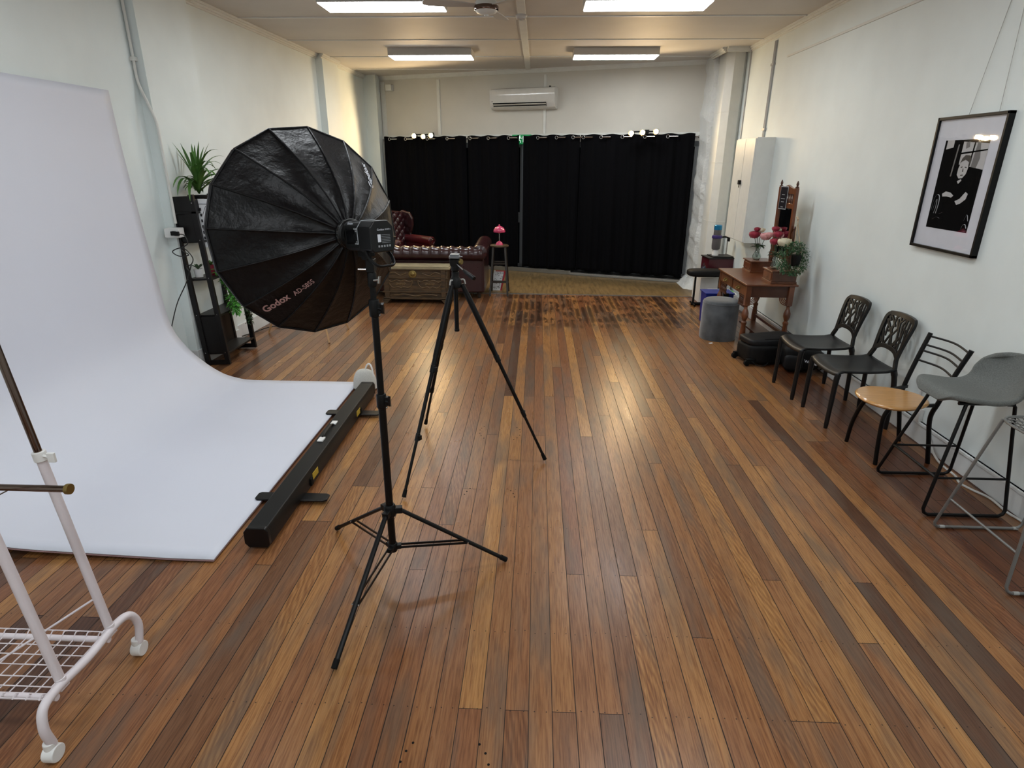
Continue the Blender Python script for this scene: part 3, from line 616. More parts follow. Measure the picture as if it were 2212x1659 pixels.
for fx,fy in ((-1.04+.645,2.681-2.32),(-.122+.645,2.455-2.32),(-.753+.645,1.749-2.32)):
    d=V((fx,fy,0)).normalized(); s=V((-d.y,d.x,0)); a=d*.04+V((0,0,.365)); e=V((fx,fy,.012))
    b=B(); b.tube([a,e],.0115,12,flat=.8); lg=obj('leg',b,'metalblack',t)
    b=B(); b.cbox((0,0,0),(.03,.03,.03)); 
    b=B(); b.beam(d*.02+V((0,0,.365)),d*.055+V((0,0,.362)),.03,.03); b.beam(d*.018+V((0,0,.168)),d*.04+V((0,0,.168)),.026,.022); obj('hinge_bracket',b,'black',lg,.003)
    m=a.lerp(e,.62); b=B()
    for q in (-1,1): b.beam(d*.035+s*q*.012+V((0,0,.168)),m+s*q*.012,.004,.011)
    obj('spreader_arm',b,'metalblack',lg)
    b=B(); b.tube([m+s*.017,m-s*.017],.004,8); obj('rivet',b,'silver',lg)
    b=B(); b.tube([e-(e-a).normalized()*.035,e],.0125,12); obj('foot_cap',b,'rubber',lg)
# tilting head
b=B(); b.lathe([(.016,1.385),(.018,1.395),(.018,1.44),(.013,1.45)],n=18); b.box(-.016,.016,-.022,.022,1.445,1.495); b.box(-.03,-.014,-.012,.012,1.45,1.46); hd=obj('tilt_bracket',b,'black',t,.003)
b=B(); b.tube([(.014,-.02,1.415),(.036,-.03,1.42)],.006,10); b.tube([(.034,-.03,1.405),(.038,-.03,1.432)],.006,8); obj('tilt_lever',b,'silver',hd)
b=B(); b.tube([(-.05,-.01,1.455),(-.015,-.01,1.455)],.004,8); obj('locking_pin',b,'silver',hd)

# ------------------------------------------------------------------ softbox and flash
AP=V((-.743,2.383,1.58)); AXF=V((-.731,.679,-.066)).normalized(); SS=AXF.cross(V((0,0,1))).normalized(); UU=SS.cross(AXF)
SM=Matrix(((SS.x,AXF.x,UU.x,AP.x),(SS.y,AXF.y,UU.y,AP.y),(SS.z,AXF.z,UU.z,AP.z),(0,0,0,1)))
RR,LL=.425,.311; PH=math.radians(83.5)
def rad2z(r): return LL*(max(r,0)/RR)**1.75
def sz(a,b):
    r=math.hypot(a,b); th=(math.atan2(b,a)-PH)%(2*PI/16); dl=th-PI/16; rho=r*math.cos(dl)/math.cos(PI/16); return rad2z(rho)
t=thing('softbox','large black sixteen-sided parabolic softbox seen from behind, on the light stand','softbox',mx=SM)
for k in range(16):
    a0=PH+k*PI/8; a1=a0+PI/8
    def pf(u,v):
        r=.03+(RR-.03)*v; x=r*(math.cos(a0)*(1-u)+math.cos(a1)*u); y=r*(math.sin(a0)*(1-u)+math.sin(a1)*u)
        sag=.012*math.sin(PI*u)*math.sin(PI*min(1,v*1.0))**.7
        wr=.0016*math.sin(u*9+k)*math.sin(v*23+k*2)
        return (x,rad2z(r)+sag+wr,y)
    b=B(); b.surf(pf,9,22); o=obj('fabric_panel',b,'softfab',t,smooth=60)
    rb=[(r*math.cos(a0),rad2z(r)-.003,r*math.sin(a0)) for r in [.03+(RR-.03)*i/16 for i in range(17)]]
    b=B(); b.tube(rb,.0042,8); obj('rib',b,'softfab',t)
b=B(); b.tube([(RR*math.cos(PH+k*PI/8),LL,RR*math.sin(PH+k*PI/8)) for k in range(16)],.005,8,True); b.surf(lambda u,v:(RR*math.cos(PH+round(u*16)*PI/8),LL+.03*v,RR*math.sin(PH+round(u*16)*PI/8)),17,2); obj('rim_band',b,'softfab',t)
b=B(); b.add([((RR-.004)*math.cos(PH+k*PI/8),LL+.012,(RR-.004)*math.sin(PH+k*PI/8)) for k in range(16)],[tuple(range(16))]); obj('diffuser',b,'whitefab',t)
b=B(); b.lathe([(.05,-.054),(.052,-.035),(.058,-.03),(.058,0),(.045,.008),(.03,.012)],axis=(0,1,0),n=28); obj('speed_ring',b,'metalblack',t)
b=B(); b.lathe([(.0595,-.026),(.0595,-.012)],axis=(0,1,0),n=28); obj('ring_collar',b,'silver',t)
def onbox(p0,d,off=.006):
    d=V(d).normalized(); n=V((-d.y,d.x))
    def f(x,y):
        a=p0[0]+d.x*x+n.x*y; c=p0[1]+d.y*x+n.y*y; return (a,sz(a,c)-off,c)
    return f
text('brand_lettering','Godox',.044,onbox((-.262,-.300),(.755,.656)),'logo',t,bold=.0012,sx=.72)
text('model_lettering','AD-S85S',.029,onbox((-.180,-.231),(.74,.67)),'logo',t,sx=.74,bold=.0003)
text('side_lettering','Godox',.040,onbox((.235,.168),(.33,.94)),'logow',t,bold=.001)
# flash head
t=thing('studio_flash','black battery studio flash mounted behind the softbox','studio flash',mx=SM@Matrix.Translation((0,-.026,-.003))@Matrix.Diagonal((.97,1,.93,1)))
b=B(); b.prism([(-.05,-.045),(-.04,-.058),(.04,-.058),(.05,-.045),(.05,.04),(.038,.055),(-.038,.055),(-.05,.04)],lambda x,z,d:(x,d,z),-.125,-.03); body=obj('body',b,'black',t,.005)
b=B(); b.prism([(-.052,-.05),(-.04,-.062),(.04,-.062),(.052,-.05),(.052,.035),(.03,.06),(-.03,.06),(-.052,.035)],lambda x,z,d:(x,d,z),-.215,-.127); bat=obj('battery_pack',b,'blackgloss',t,.005)
b=B(); b.tube([(-.0525,-.128,-.03),(-.0525,-.128,.032),(-.032,-.128,.0605),(.032,-.128,.0605)],.0018,6); obj('trim_line',b,'lblgrey',t)
b=B(); b.box(-.0515,-.050,-.105,-.045,-.03,.028); obj('display',b,'screen',t)
b=B(); b.m('blackgloss').lathe([(.014,0),(.013,.005)],c=(-.050,-.114,0),axis=(-1,0,0),n=18); b.m('lblgrey')
for q in (-.026,-.02,.02,.026): b.box(-.0525,-.05,-.119,-.113,q-.002,q+.002)
for q in ((-.108,.03),(-.12,.03),(-.108,-.028),(-.12,-.028)): b.box(-.053,-.05,q[0]-.003,q[0]+.003,q[1]-.003,q[1]+.003)
obj('control_dial',b,None,t)
text('brand_lettering','Godox',.014,lambda x,y:(-.0425-(.0)+y*.0,-.06-x*0-.0,.0) if 0 else (-.0455+y*.55,-.050-x,.047+y*.75),'logow',t)
text('brand_lettering','Godox',.011,lambda x,y:(-.022+x,-.2165,.022+y),'logow',t); text('model_lettering','AD400Pro',.008,lambda x,y:(.012+x*.75,-.2165,.023+y),'logow',t)
b=B(); b.add([(-.022,-.2165,-.022),(-.008,-.2165,-.022),(-.008,-.2165,.008),(-.022,-.2165,.008)],[(0,1,2,3)]); obj('white_label',b,'logow',t)
b=B()
for k in range(6): b.box(-.004,.034,-.2165,-.2155,.004-k*.006,.0055-k*.006)
for k in range(5): b.box(-.022+k*.012,-.015+k*.012,-.2165,-.2155,-.042,-.034)
obj('label_text',b,'lblgrey',t)
b=B(); b.tube(cr([(-.045,-.16,-.055),(-.05,-.19,-.085),(-.035,-.22,-.112),(.0,-.225,-.116),(.035,-.22,-.112),(.05,-.19,-.085),(.045,-.16,-.055)],6),.0055,10,flat=1.4); obj('grip_handle',b,'black',t)
b=B(); b.box(-.022,.022,-.12,-.06,-.085,-.056); b.box(-.014,.014,-.11,-.07,-.098,-.08); obj('mounting_foot',b,'black',t,.004)

# ------------------------------------------------------------------ camera tripod
TX,TY=-.478,3.517
t=thing('camera_tripod','black camera tripod with pan head and no camera, standing mid floor','camera tripod',(TX,TY,0))
AZ=1.19
b=B(); b.cyl((0,0,.885),(0,0,AZ+.07),.0135,18); b.cyl((0,0,.88),(0,0,.893),.0155,18); obj('centre_column',b,'metalblack',t)
b=B(); b.lathe([(.02,AZ-.05),(.034,AZ-.04),(.036,AZ),(.03,AZ+.01),(.022,AZ+.025),(.022,AZ+.05),(.018,AZ+.055)],n=20); obj('shoulder',b,'black',t,.002)
for fx,fy in ((-.746-TX,2.999-TY),(.079-TX,3.511-TY),(-.803-TX,4.04-TY)):
    d=V((fx,fy,0)).normalized(); a=d*.038+V((0,0,AZ-.02)); e=V((fx,fy,.02)); q=lambda k:a.lerp(e,k)
    b=B(); b.tube([a,q(.05),q(.06),q(.34),q(.35),q(.385)],[.013,.0155,.0175,.0175,.015,.015],14); lg=obj('leg',b,'metalblack',t)
    b=B(); b.tube([q(.40),q(.72)],.0115,12); obj('middle_section',b,'metalblack',lg)
    b=B(); b.tube([q(.72),q(.975)],.009,12); obj('lower_section',b,'metalblack',lg)
    for k,r in ((.40,.0165),(.72,.0135)):
        s=V((-d.y,d.x,0)); b=B(); b.tube([q(k-.018),q(k+.018)],r,12); b.beam(q(k)+s*r*.6,q(k)+s*(r+.012),.022,.028); obj('leg_lock',b,'black',lg,.002)
    b=B(); b.tube([q(.965),q(1.0)],[.011,.0135],12); obj('rubber_foot',b,'rubber',lg)
    b=B(); b.tube(cr([d*.03+V((0,0,AZ+.005)),d*.05+V((0,0,AZ+.005)),d*.058+V((0,0,AZ-.02))]),.005,8); obj('angle_lock',b,'pipe',lg)
b=B(); b.lathe([(.02,AZ+.055),(.026,AZ+.06),(.026,AZ+.085),(.02,AZ+.09)],n=20); b.box(-.026,.016,-.024,.024,AZ+.085,AZ+.125); b.tube([(-.03,0,AZ+.11),(.03,0,AZ+.11)],.022,18); hd=obj('pan_head',b,'black',t,.003)
b=B(); b.box(-.032,.028,-.03,.03,AZ+.132,AZ+.145); b.box(-.026,.026,-.026,.026,AZ+.145,AZ+.155); b.tube([(.02,-.02,AZ+.14),(.048,-.03,AZ+.144)],.004,8); obj('camera_plate',b,'grayframe',hd,.003)
b=B(); b.lathe([(.015,0),(.017,.004),(.015,.014)],c=(.03,-.012,AZ+.112),axis=(1,-.5,0),n=20); obj('tilt_knob',b,'brass',hd)
b=B().m('silver'); b.tube([(.012,-.02,AZ+.10),(.06,-.085,AZ+.075)],.0045,10); b.m('black'); b.tube([(.058,-.082,AZ+.076),(.068,-.095,AZ+.071),(.075,-.105,AZ+.067),(.125,-.165,AZ+.045),(.13,-.17,AZ+.043)],[.006,.009,.0105,.0135,.011],14); obj('pan_handle',b,None,hd)

# ------------------------------------------------------------------ plants helper
def leaf(b,o,d,L,w,droop,n=9):
    o=V(o); d=V(d).normalized(); s=d.cross(V((0,0,1)))
    if s.length<.05: s=V((1,0,0))
    s.normalize(); p=o.copy(); vs=[]; v=d.copy()
    for i in range(n):
        t=i/(n-1); ww=w*(math.sin(PI*min(1,.12+.88*t))**.7 if t<1 else 0)*(1-.15*t)
        if i==n-1: ww=w*.03
        up=s.cross(v).normalized(); vs+= [p-s*ww+up*ww*.35,p,p+s*ww+up*ww*.35]
        p=p+v*(L/(n-1)); v=(v+V((0,0,-droop/(n-1)*(.4+t*1.6)))).normalized()
    fs=[]
    for i in range(n-1):
        for k in (0,1): fs.append((i*3+k,i*3+k+1,i*3+k+4,i*3+k+3))
    b.add(vs,fs)
def leafcloud(b,c,r,n,size,flat=1):
    for _ in range(n):
        while True:
            q=V((random.uniform(-1,1),random.uniform(-1,1),random.uniform(-1,1)))
            if .3<q.length<1: break
        p=V(c)+V((q.x*r[0],q.y*r[1],q.z*r[2])); d=V((q.x+random.uniform(-.5,.5),q.y+random.uniform(-.5,.5),q.z+random.uniform(-.6,.4))).normalized()
        leaf(b,p,d,size*random.uniform(.7,1.3),size*.32,random.uniform(0,1.2),4)
def pot(nm,r,h,mk,par): 
    b=B(); b.lathe([(r*.78,0),(r*.9,h*.5),(r,h),(r*.9,h),(r*.85,h*.85)],n=20); return obj(nm,b,mk,par)

# ------------------------------------------------------------------ ladder shelf
SX0,SX1,SY0,SY1=-3.165,-2.925,5.335,5.925
t=thing('ladder_shelf','tall narrow black-brown open shelf against the left wall','shelf unit',mx=Matrix.Translation((-3.04,0,.007))@Matrix.Rotation(-.055,4,'Y')@Matrix.Translation((3.04,0,0)))
for y in (SY0,SY1-.03):
    for x0,h in ((SX0,1.635),(SX1-.045,1.56)):
        b=B(); b.box(x0,x0+.045,y,y+.03,0,h); p=obj('post',b,'shelf',t,.002)
        b=B()
        for z in (1.49,1.17,.83,.49,.12):
            b.tube([(x0+.022,y-.002,z),(x0+.022,y+.004,z)],.005,10)
        if y==SY0: obj('screw_heads',b,'silver',p)
    b=B(); b.box(SX0+.045,SX1-.045,y,y+.02,0,.045); obj('bottom_rail',b,'shelf',t,.002)
for z in (1.165,.825,.485,.115):
    b=B(); b.box(SX0+.002,SX1-.002,SY0+.03,SY1-.03,z-.018,z); obj('shelf_board',b,'shelf',t,.002)
b=B(); b.box(SX0+.002,SX1-.002,SY0+.0,SY1-.03,1.40,1.42); obj('planter_floor',b,'shelf',t,.002)
for y in (SY0+.002,SY1-.02):
    b=B(); b.box(SX0+.045,SX1-.045,y,y+.015,1.42,1.55); obj('planter_side',b,'shelf',t,.002)
b=B(); b.box(SX1-.02,SX1-.004,SY0+.03,SY1-.03,1.42,1.52); obj('planter_front',b,'shelf',t,.002)
b=B(); b.box(SX0+.045,SX1-.045,SY0+.012,SY0+.02,1.165,1.40); obj('side_panel',b,'shelf',t,.001)
b=B(); b.box(SX0+.045,SX1-.045,SY0+.012,SY0+.02,.115,.47); b.box(SX0+.03,SX0+.038,SY0+.03,SY1-.03,.115,.485); obj('lower_panel',b,'shelf',t,.001)
t=thing('spiky_plant','large spiky green potted plant on top of the black shelf','plant',(-3.07,5.56,1.425))
p=pot('pot',.07,.13,'black',t)
b=B(); rnd=random.Random(3)
for k in range(46):
    a=k*2.4; el=.35+.95*rnd.random(); leaf(b,(0,0,.14+.08*rnd.random()),(math.cos(a)*math.cos(el),math.sin(a)*math.cos(el),math.sin(el)+.2),rnd.uniform(.34,.50)*(.36 if math.cos(a)<0 else 1),.018,rnd.uniform(1.6,3.2),12)
for k in range(14):
    a=k*1.9; leaf(b,(0,0,.22),(math.cos(a)*.35,math.sin(a)*.35,1),rnd.uniform(.24,.40),.015,rnd.uniform(.1,.8),9)
b.v=[V((max(p.x,-.19+.02*math.tanh((p.x+.19)*6)) if p.x<-.17 else p.x,p.y,p.z)) for p in b.v]
obj('leaves',b,'leaf',t)
t=thing('succulent','small dark succulent in a white pot on the black shelf','plant',(-3.13,5.43,.835)); pot('pot',.042,.075,'potwhite',t)
b=B(); [leaf(b,(0,0,.07),(math.cos(k*1.1),math.sin(k*1.1),.9),.075,.012,.4,5) for k in range(12)]; obj('leaves',b,'leafdark',t)
t=thing('succulent','small green succulent in a crimson pot on the black shelf','plant',(-3.075,5.56,.832)); pot('pot',.038,.095,'potred',t)
b=B(); [leaf(b,(0,0,.09),(math.cos(k*1.1),math.sin(k*1.1),.9),.07,.012,.3,5) for k in range(12)]; obj('leaves',b,'leaf',t)
t=thing('trailing_vine','bright green trailing vine spilling over the front of the black shelf','plant',(-2.99,5.60,.83)); pot('pot',.04,.06,'black',t)
b=B()
for k in range(9):
    leafcloud(b,(.03+.018*k*(k<6)+(.11 if k>=6 else 0)*.6,-.06+.02*math.sin(k),.05-.045*k),(.05,.055,.05),34,.05)
obj('foliage',b,'leafbright',t)
t=thing('hanging_fern','thin dark green plant hanging below the lower shelf of the black unit','plant',(-2.93,5.86,.46))
b=B(); b.tube([(0,0,.03),(0,0,-.12)],.003,6); st=obj('stem',b,'leafdark',t); b=B()
for k in range(5): leafcloud(b,(0,0,-.02-.035*k),(.022,.03,.03),24,.03)
obj('foliage',b,'leafdark',t)
t=thing('wall_planner','white printed planner sheet hanging on the black shelf','poster',(-3.04,5.41,1.53))
b=B(); b.box(0,.15,0,.002,-.42,0); obj('sheet',b,'paper',t)
b=B()
for k in range(6): b.box(.03,.045,-.001,0,-.10-k*.05,-.075-k*.05)
b.box(.02,.10,-.001,0,-.045,-.04); b.beam((.09,-.0005,-.06),(.05,-.0005,-.14),.001,.004,(0,0,1)); obj('markings',b,'ink',t)
t=thing('storage_tin','white canister with black lettering on the lower shelf board','canister',(-2.995,5.77,.49)); b=B(); b.cyl((0,0,0),(0,0,.15),.05,24); obj('tin_body',b,'potwhite',t,.003)
text('lettering','COFFEE',.034,lambda x,y:(.0507*math.sin(-.7+y/.05),-.0507*math.cos(-.7+y/.05),.14-x),'ink',t,bold=.001)
t=thing('white_tag','small white oval tag lying on the bottom shelf board','tag',(-3.0,5.42,.116)); b=B(); b.lathe([(.02,0),(.02,.004)],n=16); obj('tag_body',b,'white',t)

# ------------------------------------------------------------------ easel behind the softbox
t=thing('wooden_easel','pale pine easel mostly hidden behind the softbox, only feet showing','easel',(0,0,0))
for f,h in (((-2.226,6.13,0),(-2.48,6.42,1.12)),((-2.192,6.72,0),(-2.50,6.5,1.12)),((-3.05,6.5,0),(-2.56,6.46,1.12))):
    b=B(); b.beam(V(f)+V((0,0,.004)),h,.034,.018,(1,.4,0)); obj('leg',b,'pine',t,.002)
b=B(); b.box(-2.58,-2.46,6.40,6.52,1.08,1.14); obj('head_block',b,'pine',t,.004)
b=B(); b.tube(cr([(-3.24,6.25,.03),(-3.2,6.5,.012),(-3.15,6.62,.02),(-3.1,6.75,.012),(-3.0,6.7,.01)]),.006,8); tag(obj('floor_lead',b,'cableb'),'short black lead on the floor by the left skirting','cord')

# ------------------------------------------------------------------ sofa, chest, wingback
t=thing('chesterfield_sofa','oxblood leather chesterfield sofa seen from behind, beside the carved chest','sofa',(-1.64,8.45,0))
x0,x1=-.98,.90
b=B(); b.box(x0+.02,x1-.02,.012,.16,.09,.60); b.box(x0+.02,x1-.02,.16,.86,.09,.40); obj('base',b,'leather',t,.02)
for xa,xb in ((x1-.13,x1),(x0,x0+.13)):
    b=B(); b.box(xa,xb,.02,.86,.09,.60); obj('arm_panel',b,'leather',t,.02)
def tuft(ph,sp,a): 
    k=abs(math.sin(PI*ph/sp)); return a*(k**.45-.6)
def roll(u,v):
    x=x0+.02+(x1-x0-.04)*u; a=2*PI*v; top=max(0,math.sin(a)+.35); r=.105+tuft(x,.135,.012)*min(1,top+.25)+.006*math.sin(x*47)*top
    return (x,.06+r*1.15*math.cos(a)*1.0,.63+r*math.sin(a)*.95)
b=B(); b.surf(roll,180,32,cv=True); obj('back_roll',b,'leather',t,smooth=70)
for xx in (x1-.06,x0+.06):
    def aroll(u,v):
        y=.0+.86*u; a=2*PI*v; r=.10+tuft(y,.14,.008)*max(0,math.sin(a)); return (xx+r*1.1*math.cos(a),y,.66+r*math.sin(a)+.03*u)
    b=B(); b.surf(aroll,60,28,cv=True); b.ball((xx,0.0,.655),.10,20,(1.08,.25,1)); obj('arm_roll',b,'leather',t,smooth=70)
b=B(); b.box(x0+.16,x1-.16,.2,.88,.38,.50); obj('seat_cushion',b,'leatherred',t,.03)
for x in (x0+.06,x1-.08):
    for y in (.08,.80):
        b=B(); b.lathe([(.02,0),(.03,.03),(.025,.06),(.035,.095)],c=(x,y,0),n=16); obj('foot',b,'stoolwood',t)
t=thing('carved_chest','low carved timber chest with brass medallion standing behind the sofa','chest',(-1.66,8.24,0))
b=B(); b.prism([(-.43,.075),(.43,.075),(.455,.47),(-.455,.47)],lambda x,z,d:(x,d,z),-.13,.13); obj('body',b,'oldwood',t,.004)
b=B(); b.box(-.485,.485,-.16,.15,.475,.50); b.box(-.47,.47,-.145,.14,.50,.515); obj('lid',b,'oldwoodlight',t,.004)
b=B(); b.box(-.46,.46,-.146,-.125,.345,.358); b.box(-.455,.455,-.15,-.12,.46,.475); b.box(-.455,.455,-.15,.13,.155,.17); b.box(-.45,.45,-.15,.13,.06,.085)
for x in (-.42,.36): b.box(x,x+.06,-.148,-.125,.085,.46)
obj('mouldings',b,'oldwood',t,.003)
for s in (-1,1):
    for y in (-.13,.08):
        b=B(); b.prism([(s*.46,0),(s*.40,0),(s*.34,.075),(s*.46,.075)],lambda x,z,d:(x,y+d,z),-.02,.06); obj('bracket_foot',b,'oldwood',t,.003)
b=B(); b.lathe([(.05,0),(.055,.006),(.045,.012),(.03,.01),(.02,.018),(.008,.02)],c=(-.03,-.132,.405),axis=(0,-1,0),n=24); obj('medallion',b,'brass',t)
b=B()
for cxx in (-.2,.2):
    for sg in (-1,1):
        b.tube(cr([(cxx-sg*.0,-.134,.31),(cxx+sg*.06,-.136,.325),(cxx+sg*.12,-.136,.30),(cxx+sg*.16,-.134,.315),(cxx+sg*.15,-.134,.26),(cxx+sg*.10,-.136,.22),(cxx+sg*.04,-.136,.235),(cxx,-.134,.215)],5),.005,6)
        b.tube([(cxx+sg*.05+.02*math.cos(k*.8)*(1-k/12),-.135,.27+.02*math.sin(k*.8)*(1-k/12)) for k in range(11)],.004,6)
    for k in range(5): b.ball((cxx-.04+.02*k,-.134,.27),.009,8,(1,.5,1.5))
b.tube(cr([(-.36,-.134,.41),(-.28,-.136,.43),(-.2,-.136,.39),(-.12,-.134,.42)],5),.005,6); b.tube(cr([(.1,-.134,.42),(.2,-.136,.39),(.28,-.136,.43),(.36,-.134,.41)],5),.005,6)
b.tube(cr([(-.3,-.152,.12),(-.15,-.153,.135),(0,-.152,.11),(.15,-.153,.135),(.3,-.152,.12)],5),.005,6)
obj('carving',b,'carve',t)
t=thing('wingback_armchair','deep red tufted leather wingback armchair behind the sofa, before the curtain','armchair',(-2.22,9.95,0),math.radians(50))
# faces local -y after rotation; seat centre at origin
b=B(); b.box(-.36,.36,-.36,.34,.12,.40); obj('base',b,'leatherred',t,.02)
b=B(); b.box(-.27,.27,-.38,.22,.40,.52); obj('seat_cushion',b,'leatherred',t,.04)
def wback(u,v):
    x=(u-.5)*.60; z=.42+.62*v; tf=.014*(abs(math.sin(PI*(x/.13+v*5)))*abs(math.sin(PI*(x/.13-v*5))))**.4*1.6; return (x,.24+.10*v-tf-.02*math.cos((u-.5)*PI),z+.03*math.sin(PI*u)*v)
b=B(); b.surf(wback,60,60); b.surf(lambda u,v:((u-.5)*.6,.36+.10*v,.42+.62*v+.03*math.sin(PI*u)*v),8,8); b.surf(lambda u,v:((u-.5)*.62,.22+.24*v if 0 else .325+.135*v*1,1.04+.03*math.sin(PI*u)+.015*math.sin(PI*v)),20,6); obj('backrest',b,'leather',t,smooth=70)
for s in (-1,1):
    b=B(); b.prism([(.40,.45),(.46,1.04),(.36,1.08),(.18,1.05),(.10,.96),(.10,.84),(.16,.72),(.14,.6),(.3,.45)],lambda y,z,d:(s*(.30+d),y,z),0,.055); obj('wing',b,'leather',t,.02)
    b=B(); b.box(min(s*.28,s*.37),max(s*.28,s*.37),-.34,.34,.12,.58); obj('arm_panel',b,'leatherred',t,.02)
    b=B(); b.surf(lambda u,v:(s*.33+.075*math.cos(2*PI*v),-.36+.68*u,.62+.075*math.sin(2*PI*v)),12,24,cv=True); b.ball((s*.33,-.36,.62),.075,18,(1,.3,1)); obj('arm_roll',b,'leatherred',t,smooth=70)
    b=B(); b.tube([(s*.33+.06*math.cos(k*.5)*(1-k*.03),-.385,.62+.06*math.sin(k*.5)*(1-k*.03)) for k in range(20)],.005,6); obj('piping',b,'leather',t)
    for y in (-.30,.28):
        b=B(); b.cyl((s*.3,y,0),(s*.3,y,.125),.018,12,.028); obj('leg',b,'stoolwood',t)
# tall stool, lamp, booklet
t=thing('wooden_bar_stool','dark wooden round-topped stool holding the pink lamp','stool',(-.545,8.83,0))
b=B(); b.lathe([(.12,.695),(.135,.70),(.135,.715),(.125,.72)],n=32); obj('seat',b,'oldwood',t)
lg=[(-.13,-.2),(.13,-.2),(.13,.2),(-.13,.2)]; tp=[(-.085,-.06),(.085,-.06),(.085,.06),(-.085,.06)]
for (fx,fy),(ax_,ay) in zip(lg,tp):
    b=B(); b.beam((fx,fy*.9,0),(ax_,ay,.70),.026,.026,(1,0,0)); obj('leg',b,'stoolwood',t,.002)
def lp(i,z): k=z/.70; return V((lg[i][0]*(1-k)+tp[i][0]*k,lg[i][1]*.9*(1-k)+tp[i][1]*k,z))
for i,z in ((0,.46),(0,.2),(1,.16),(3,.16),(2,.46),(2,.16)):
    b=B(); b.beam(lp(i,z),lp((i+1)%4,z),.018,.018); obj('rung',b,'stoolwood',t,.002)
t=thing('mushroom_lamp','glossy pink mushroom-shaped table lamp on the wooden stool','table lamp',(-.545,8.83,.72))
b=B(); b.lathe([(.055,0),(.052,.012),(.04,.035),(.02,.05),(.006,.056)],n=28); obj('base',b,'pink',t)
b=B(); b.cyl((0,0,.05),(0,0,.20),.0055,12); obj('stem',b,'silver',t)
b=B(); b.lathe([(.012,.16),(.03,.175),(.083,.178),(.088,.19),(.082,.215),(.06,.245),(.03,.262),(.012,.268),(.01,.285),(.004,.29)],n=32); obj('lamp_shade',b,'pink',t)
t=thing('picture_book','white and red patterned card leaning behind the wooden stool','book',(-.60,9.07,.004),math.radians(-8))
for x in (-.13,.02):
    pass
b=B(); b.prism([(-.13,0),(.05,0),(.10,.29),(-.05,.29)],lambda x,z,d:(x,d+z*.2,z),0,.012); obj('card_front',b,'paper',t)
b=B(); b.prism([(.05,0),(.075,0),(.13,.29),(.10,.29)],lambda x,z,d:(x,d+z*.2,z),0,.012); b.prism([(-.03,.28),(.1,.28),(.1,.29),(-.03,.29)],lambda x,z,d:(x,d+z*.2,z),-.001,.012); obj('red_border',b,'redpaint',t)
b=B(); rnd=random.Random(5)
for k in range(42):
    z=.02+rnd.random()*.24; x=-.11+.17*z/.29*.55+rnd.random()*.13; b.prism([(x,z),(x+.012,z),(x+.014,z+.006+.012*rnd.random()),(x+.002,z+.008)],lambda x,z,d:(x,d+z*.2,z),-.0015,0)
obj('print_pattern',b,'p3',t)

# ------------------------------------------------------------------ vanity
VX0,VX1,VY0,VY1,VZ=2.085,2.60,5.99,6.98,.72
t=thing('dressing_table','antique brown dressing table with tall swing mirror against the right wall','dressing table',(0,0,0))
b=B(); b.box(VX0,VX1,VY0,VY1,VZ-.02,VZ); obj('table_top',b,'vanity',t,.006)
b=B(); b.box(VX0+.04,VX1-.02,VY0+.05,VY1-.05,VZ-.14,VZ-.02); obj('apron',b,'vanitydk',t,.003)
for y0,y1 in ((VY0+.07,6.47),(6.5,VY1-.07)):
    b=B(); b.box(VX0+.022,VX0+.04,y0,y1,VZ-.13,VZ-.035); dr=obj('drawer',b,'vanity',t,.004)
    ym=(y0+y1)/2; b=B(); b.tube(cr([(VX0+.02,ym-.035,VZ-.075),(VX0-.002,ym-.03,VZ-.09),(VX0-.004,ym,VZ-.098),(VX0-.002,ym+.03,VZ-.09),(VX0+.02,ym+.035,VZ-.075)],5),.004,8); b.box(VX0+.014,VX0+.022,ym-.045,ym+.045,VZ-.095,VZ-.065); obj('drawer_pull',b,'brass',dr)
for y0,y1 in ((VY0+.07,VY0+.27),(VY1-.27,VY1-.07)):
    b=B(); b.box(VX0+.03,VX0+.045,y0,y1,VZ-.155,VZ-.135); b.box(VX0+.03,VX0+.045,y0,y1,VZ-.25,VZ-.225)
    for k in range(5):
        y=y0+.02+k*.04; b.lathe([(.008,0),(.012,.03),(.006,.05),(.008,.075)],c=(VX0+.037,y,VZ-.228),n=10)
    obj('spindle_gallery',b,'vanitydk',t,.002)
legp=[(.026,.72-.02),(.026,.53),(.024,.52),(.03,.51),(.03,.50),(.018,.49),(.016,.47),(.024,.45),(.034,.42),(.034,.39),(.022,.35),(.016,.34),(.028,.325),(.028,.31),(.022,.295),(.030,.20),(.026,.10),(.02,0)]
for x in (VX0+.045,VX1-.05):
    for y in (VY0+.05,VY1-.05):
        b=B(); b.box(x-.026,x+.026,y-.026,y+.026,.50,VZ-.02); b.lathe([(r,z) for r,z in reversed(legp[3:])],c=(x,y,0),n=18); obj('leg',b,'vanity',t,.002)
b=B()
for y,s in ((VY0+.05,1),):
    for xx,sx in ((VX0+.07,1),(VX1-.075,-1)):
        for rr in (.03,.045,.06,.075): b.tube(arc((xx,VZ-.14),rr,-PI/2 if sx>0 else -PI/2,0 if sx>0 else -PI,8,lambda p,q:(p,y,q)),.005,6)
obj('fan_bracket',b,'vanity',t)
b=B(); b.box(VX0+.3,VX1-.03,VY0+.06,VY1-.06,.10,.12); b.box(VX1-.06,VX1-.03,VY0+.06,VY1-.06,.18,.21); obj('stretcher',b,'vanitydk',t,.003)
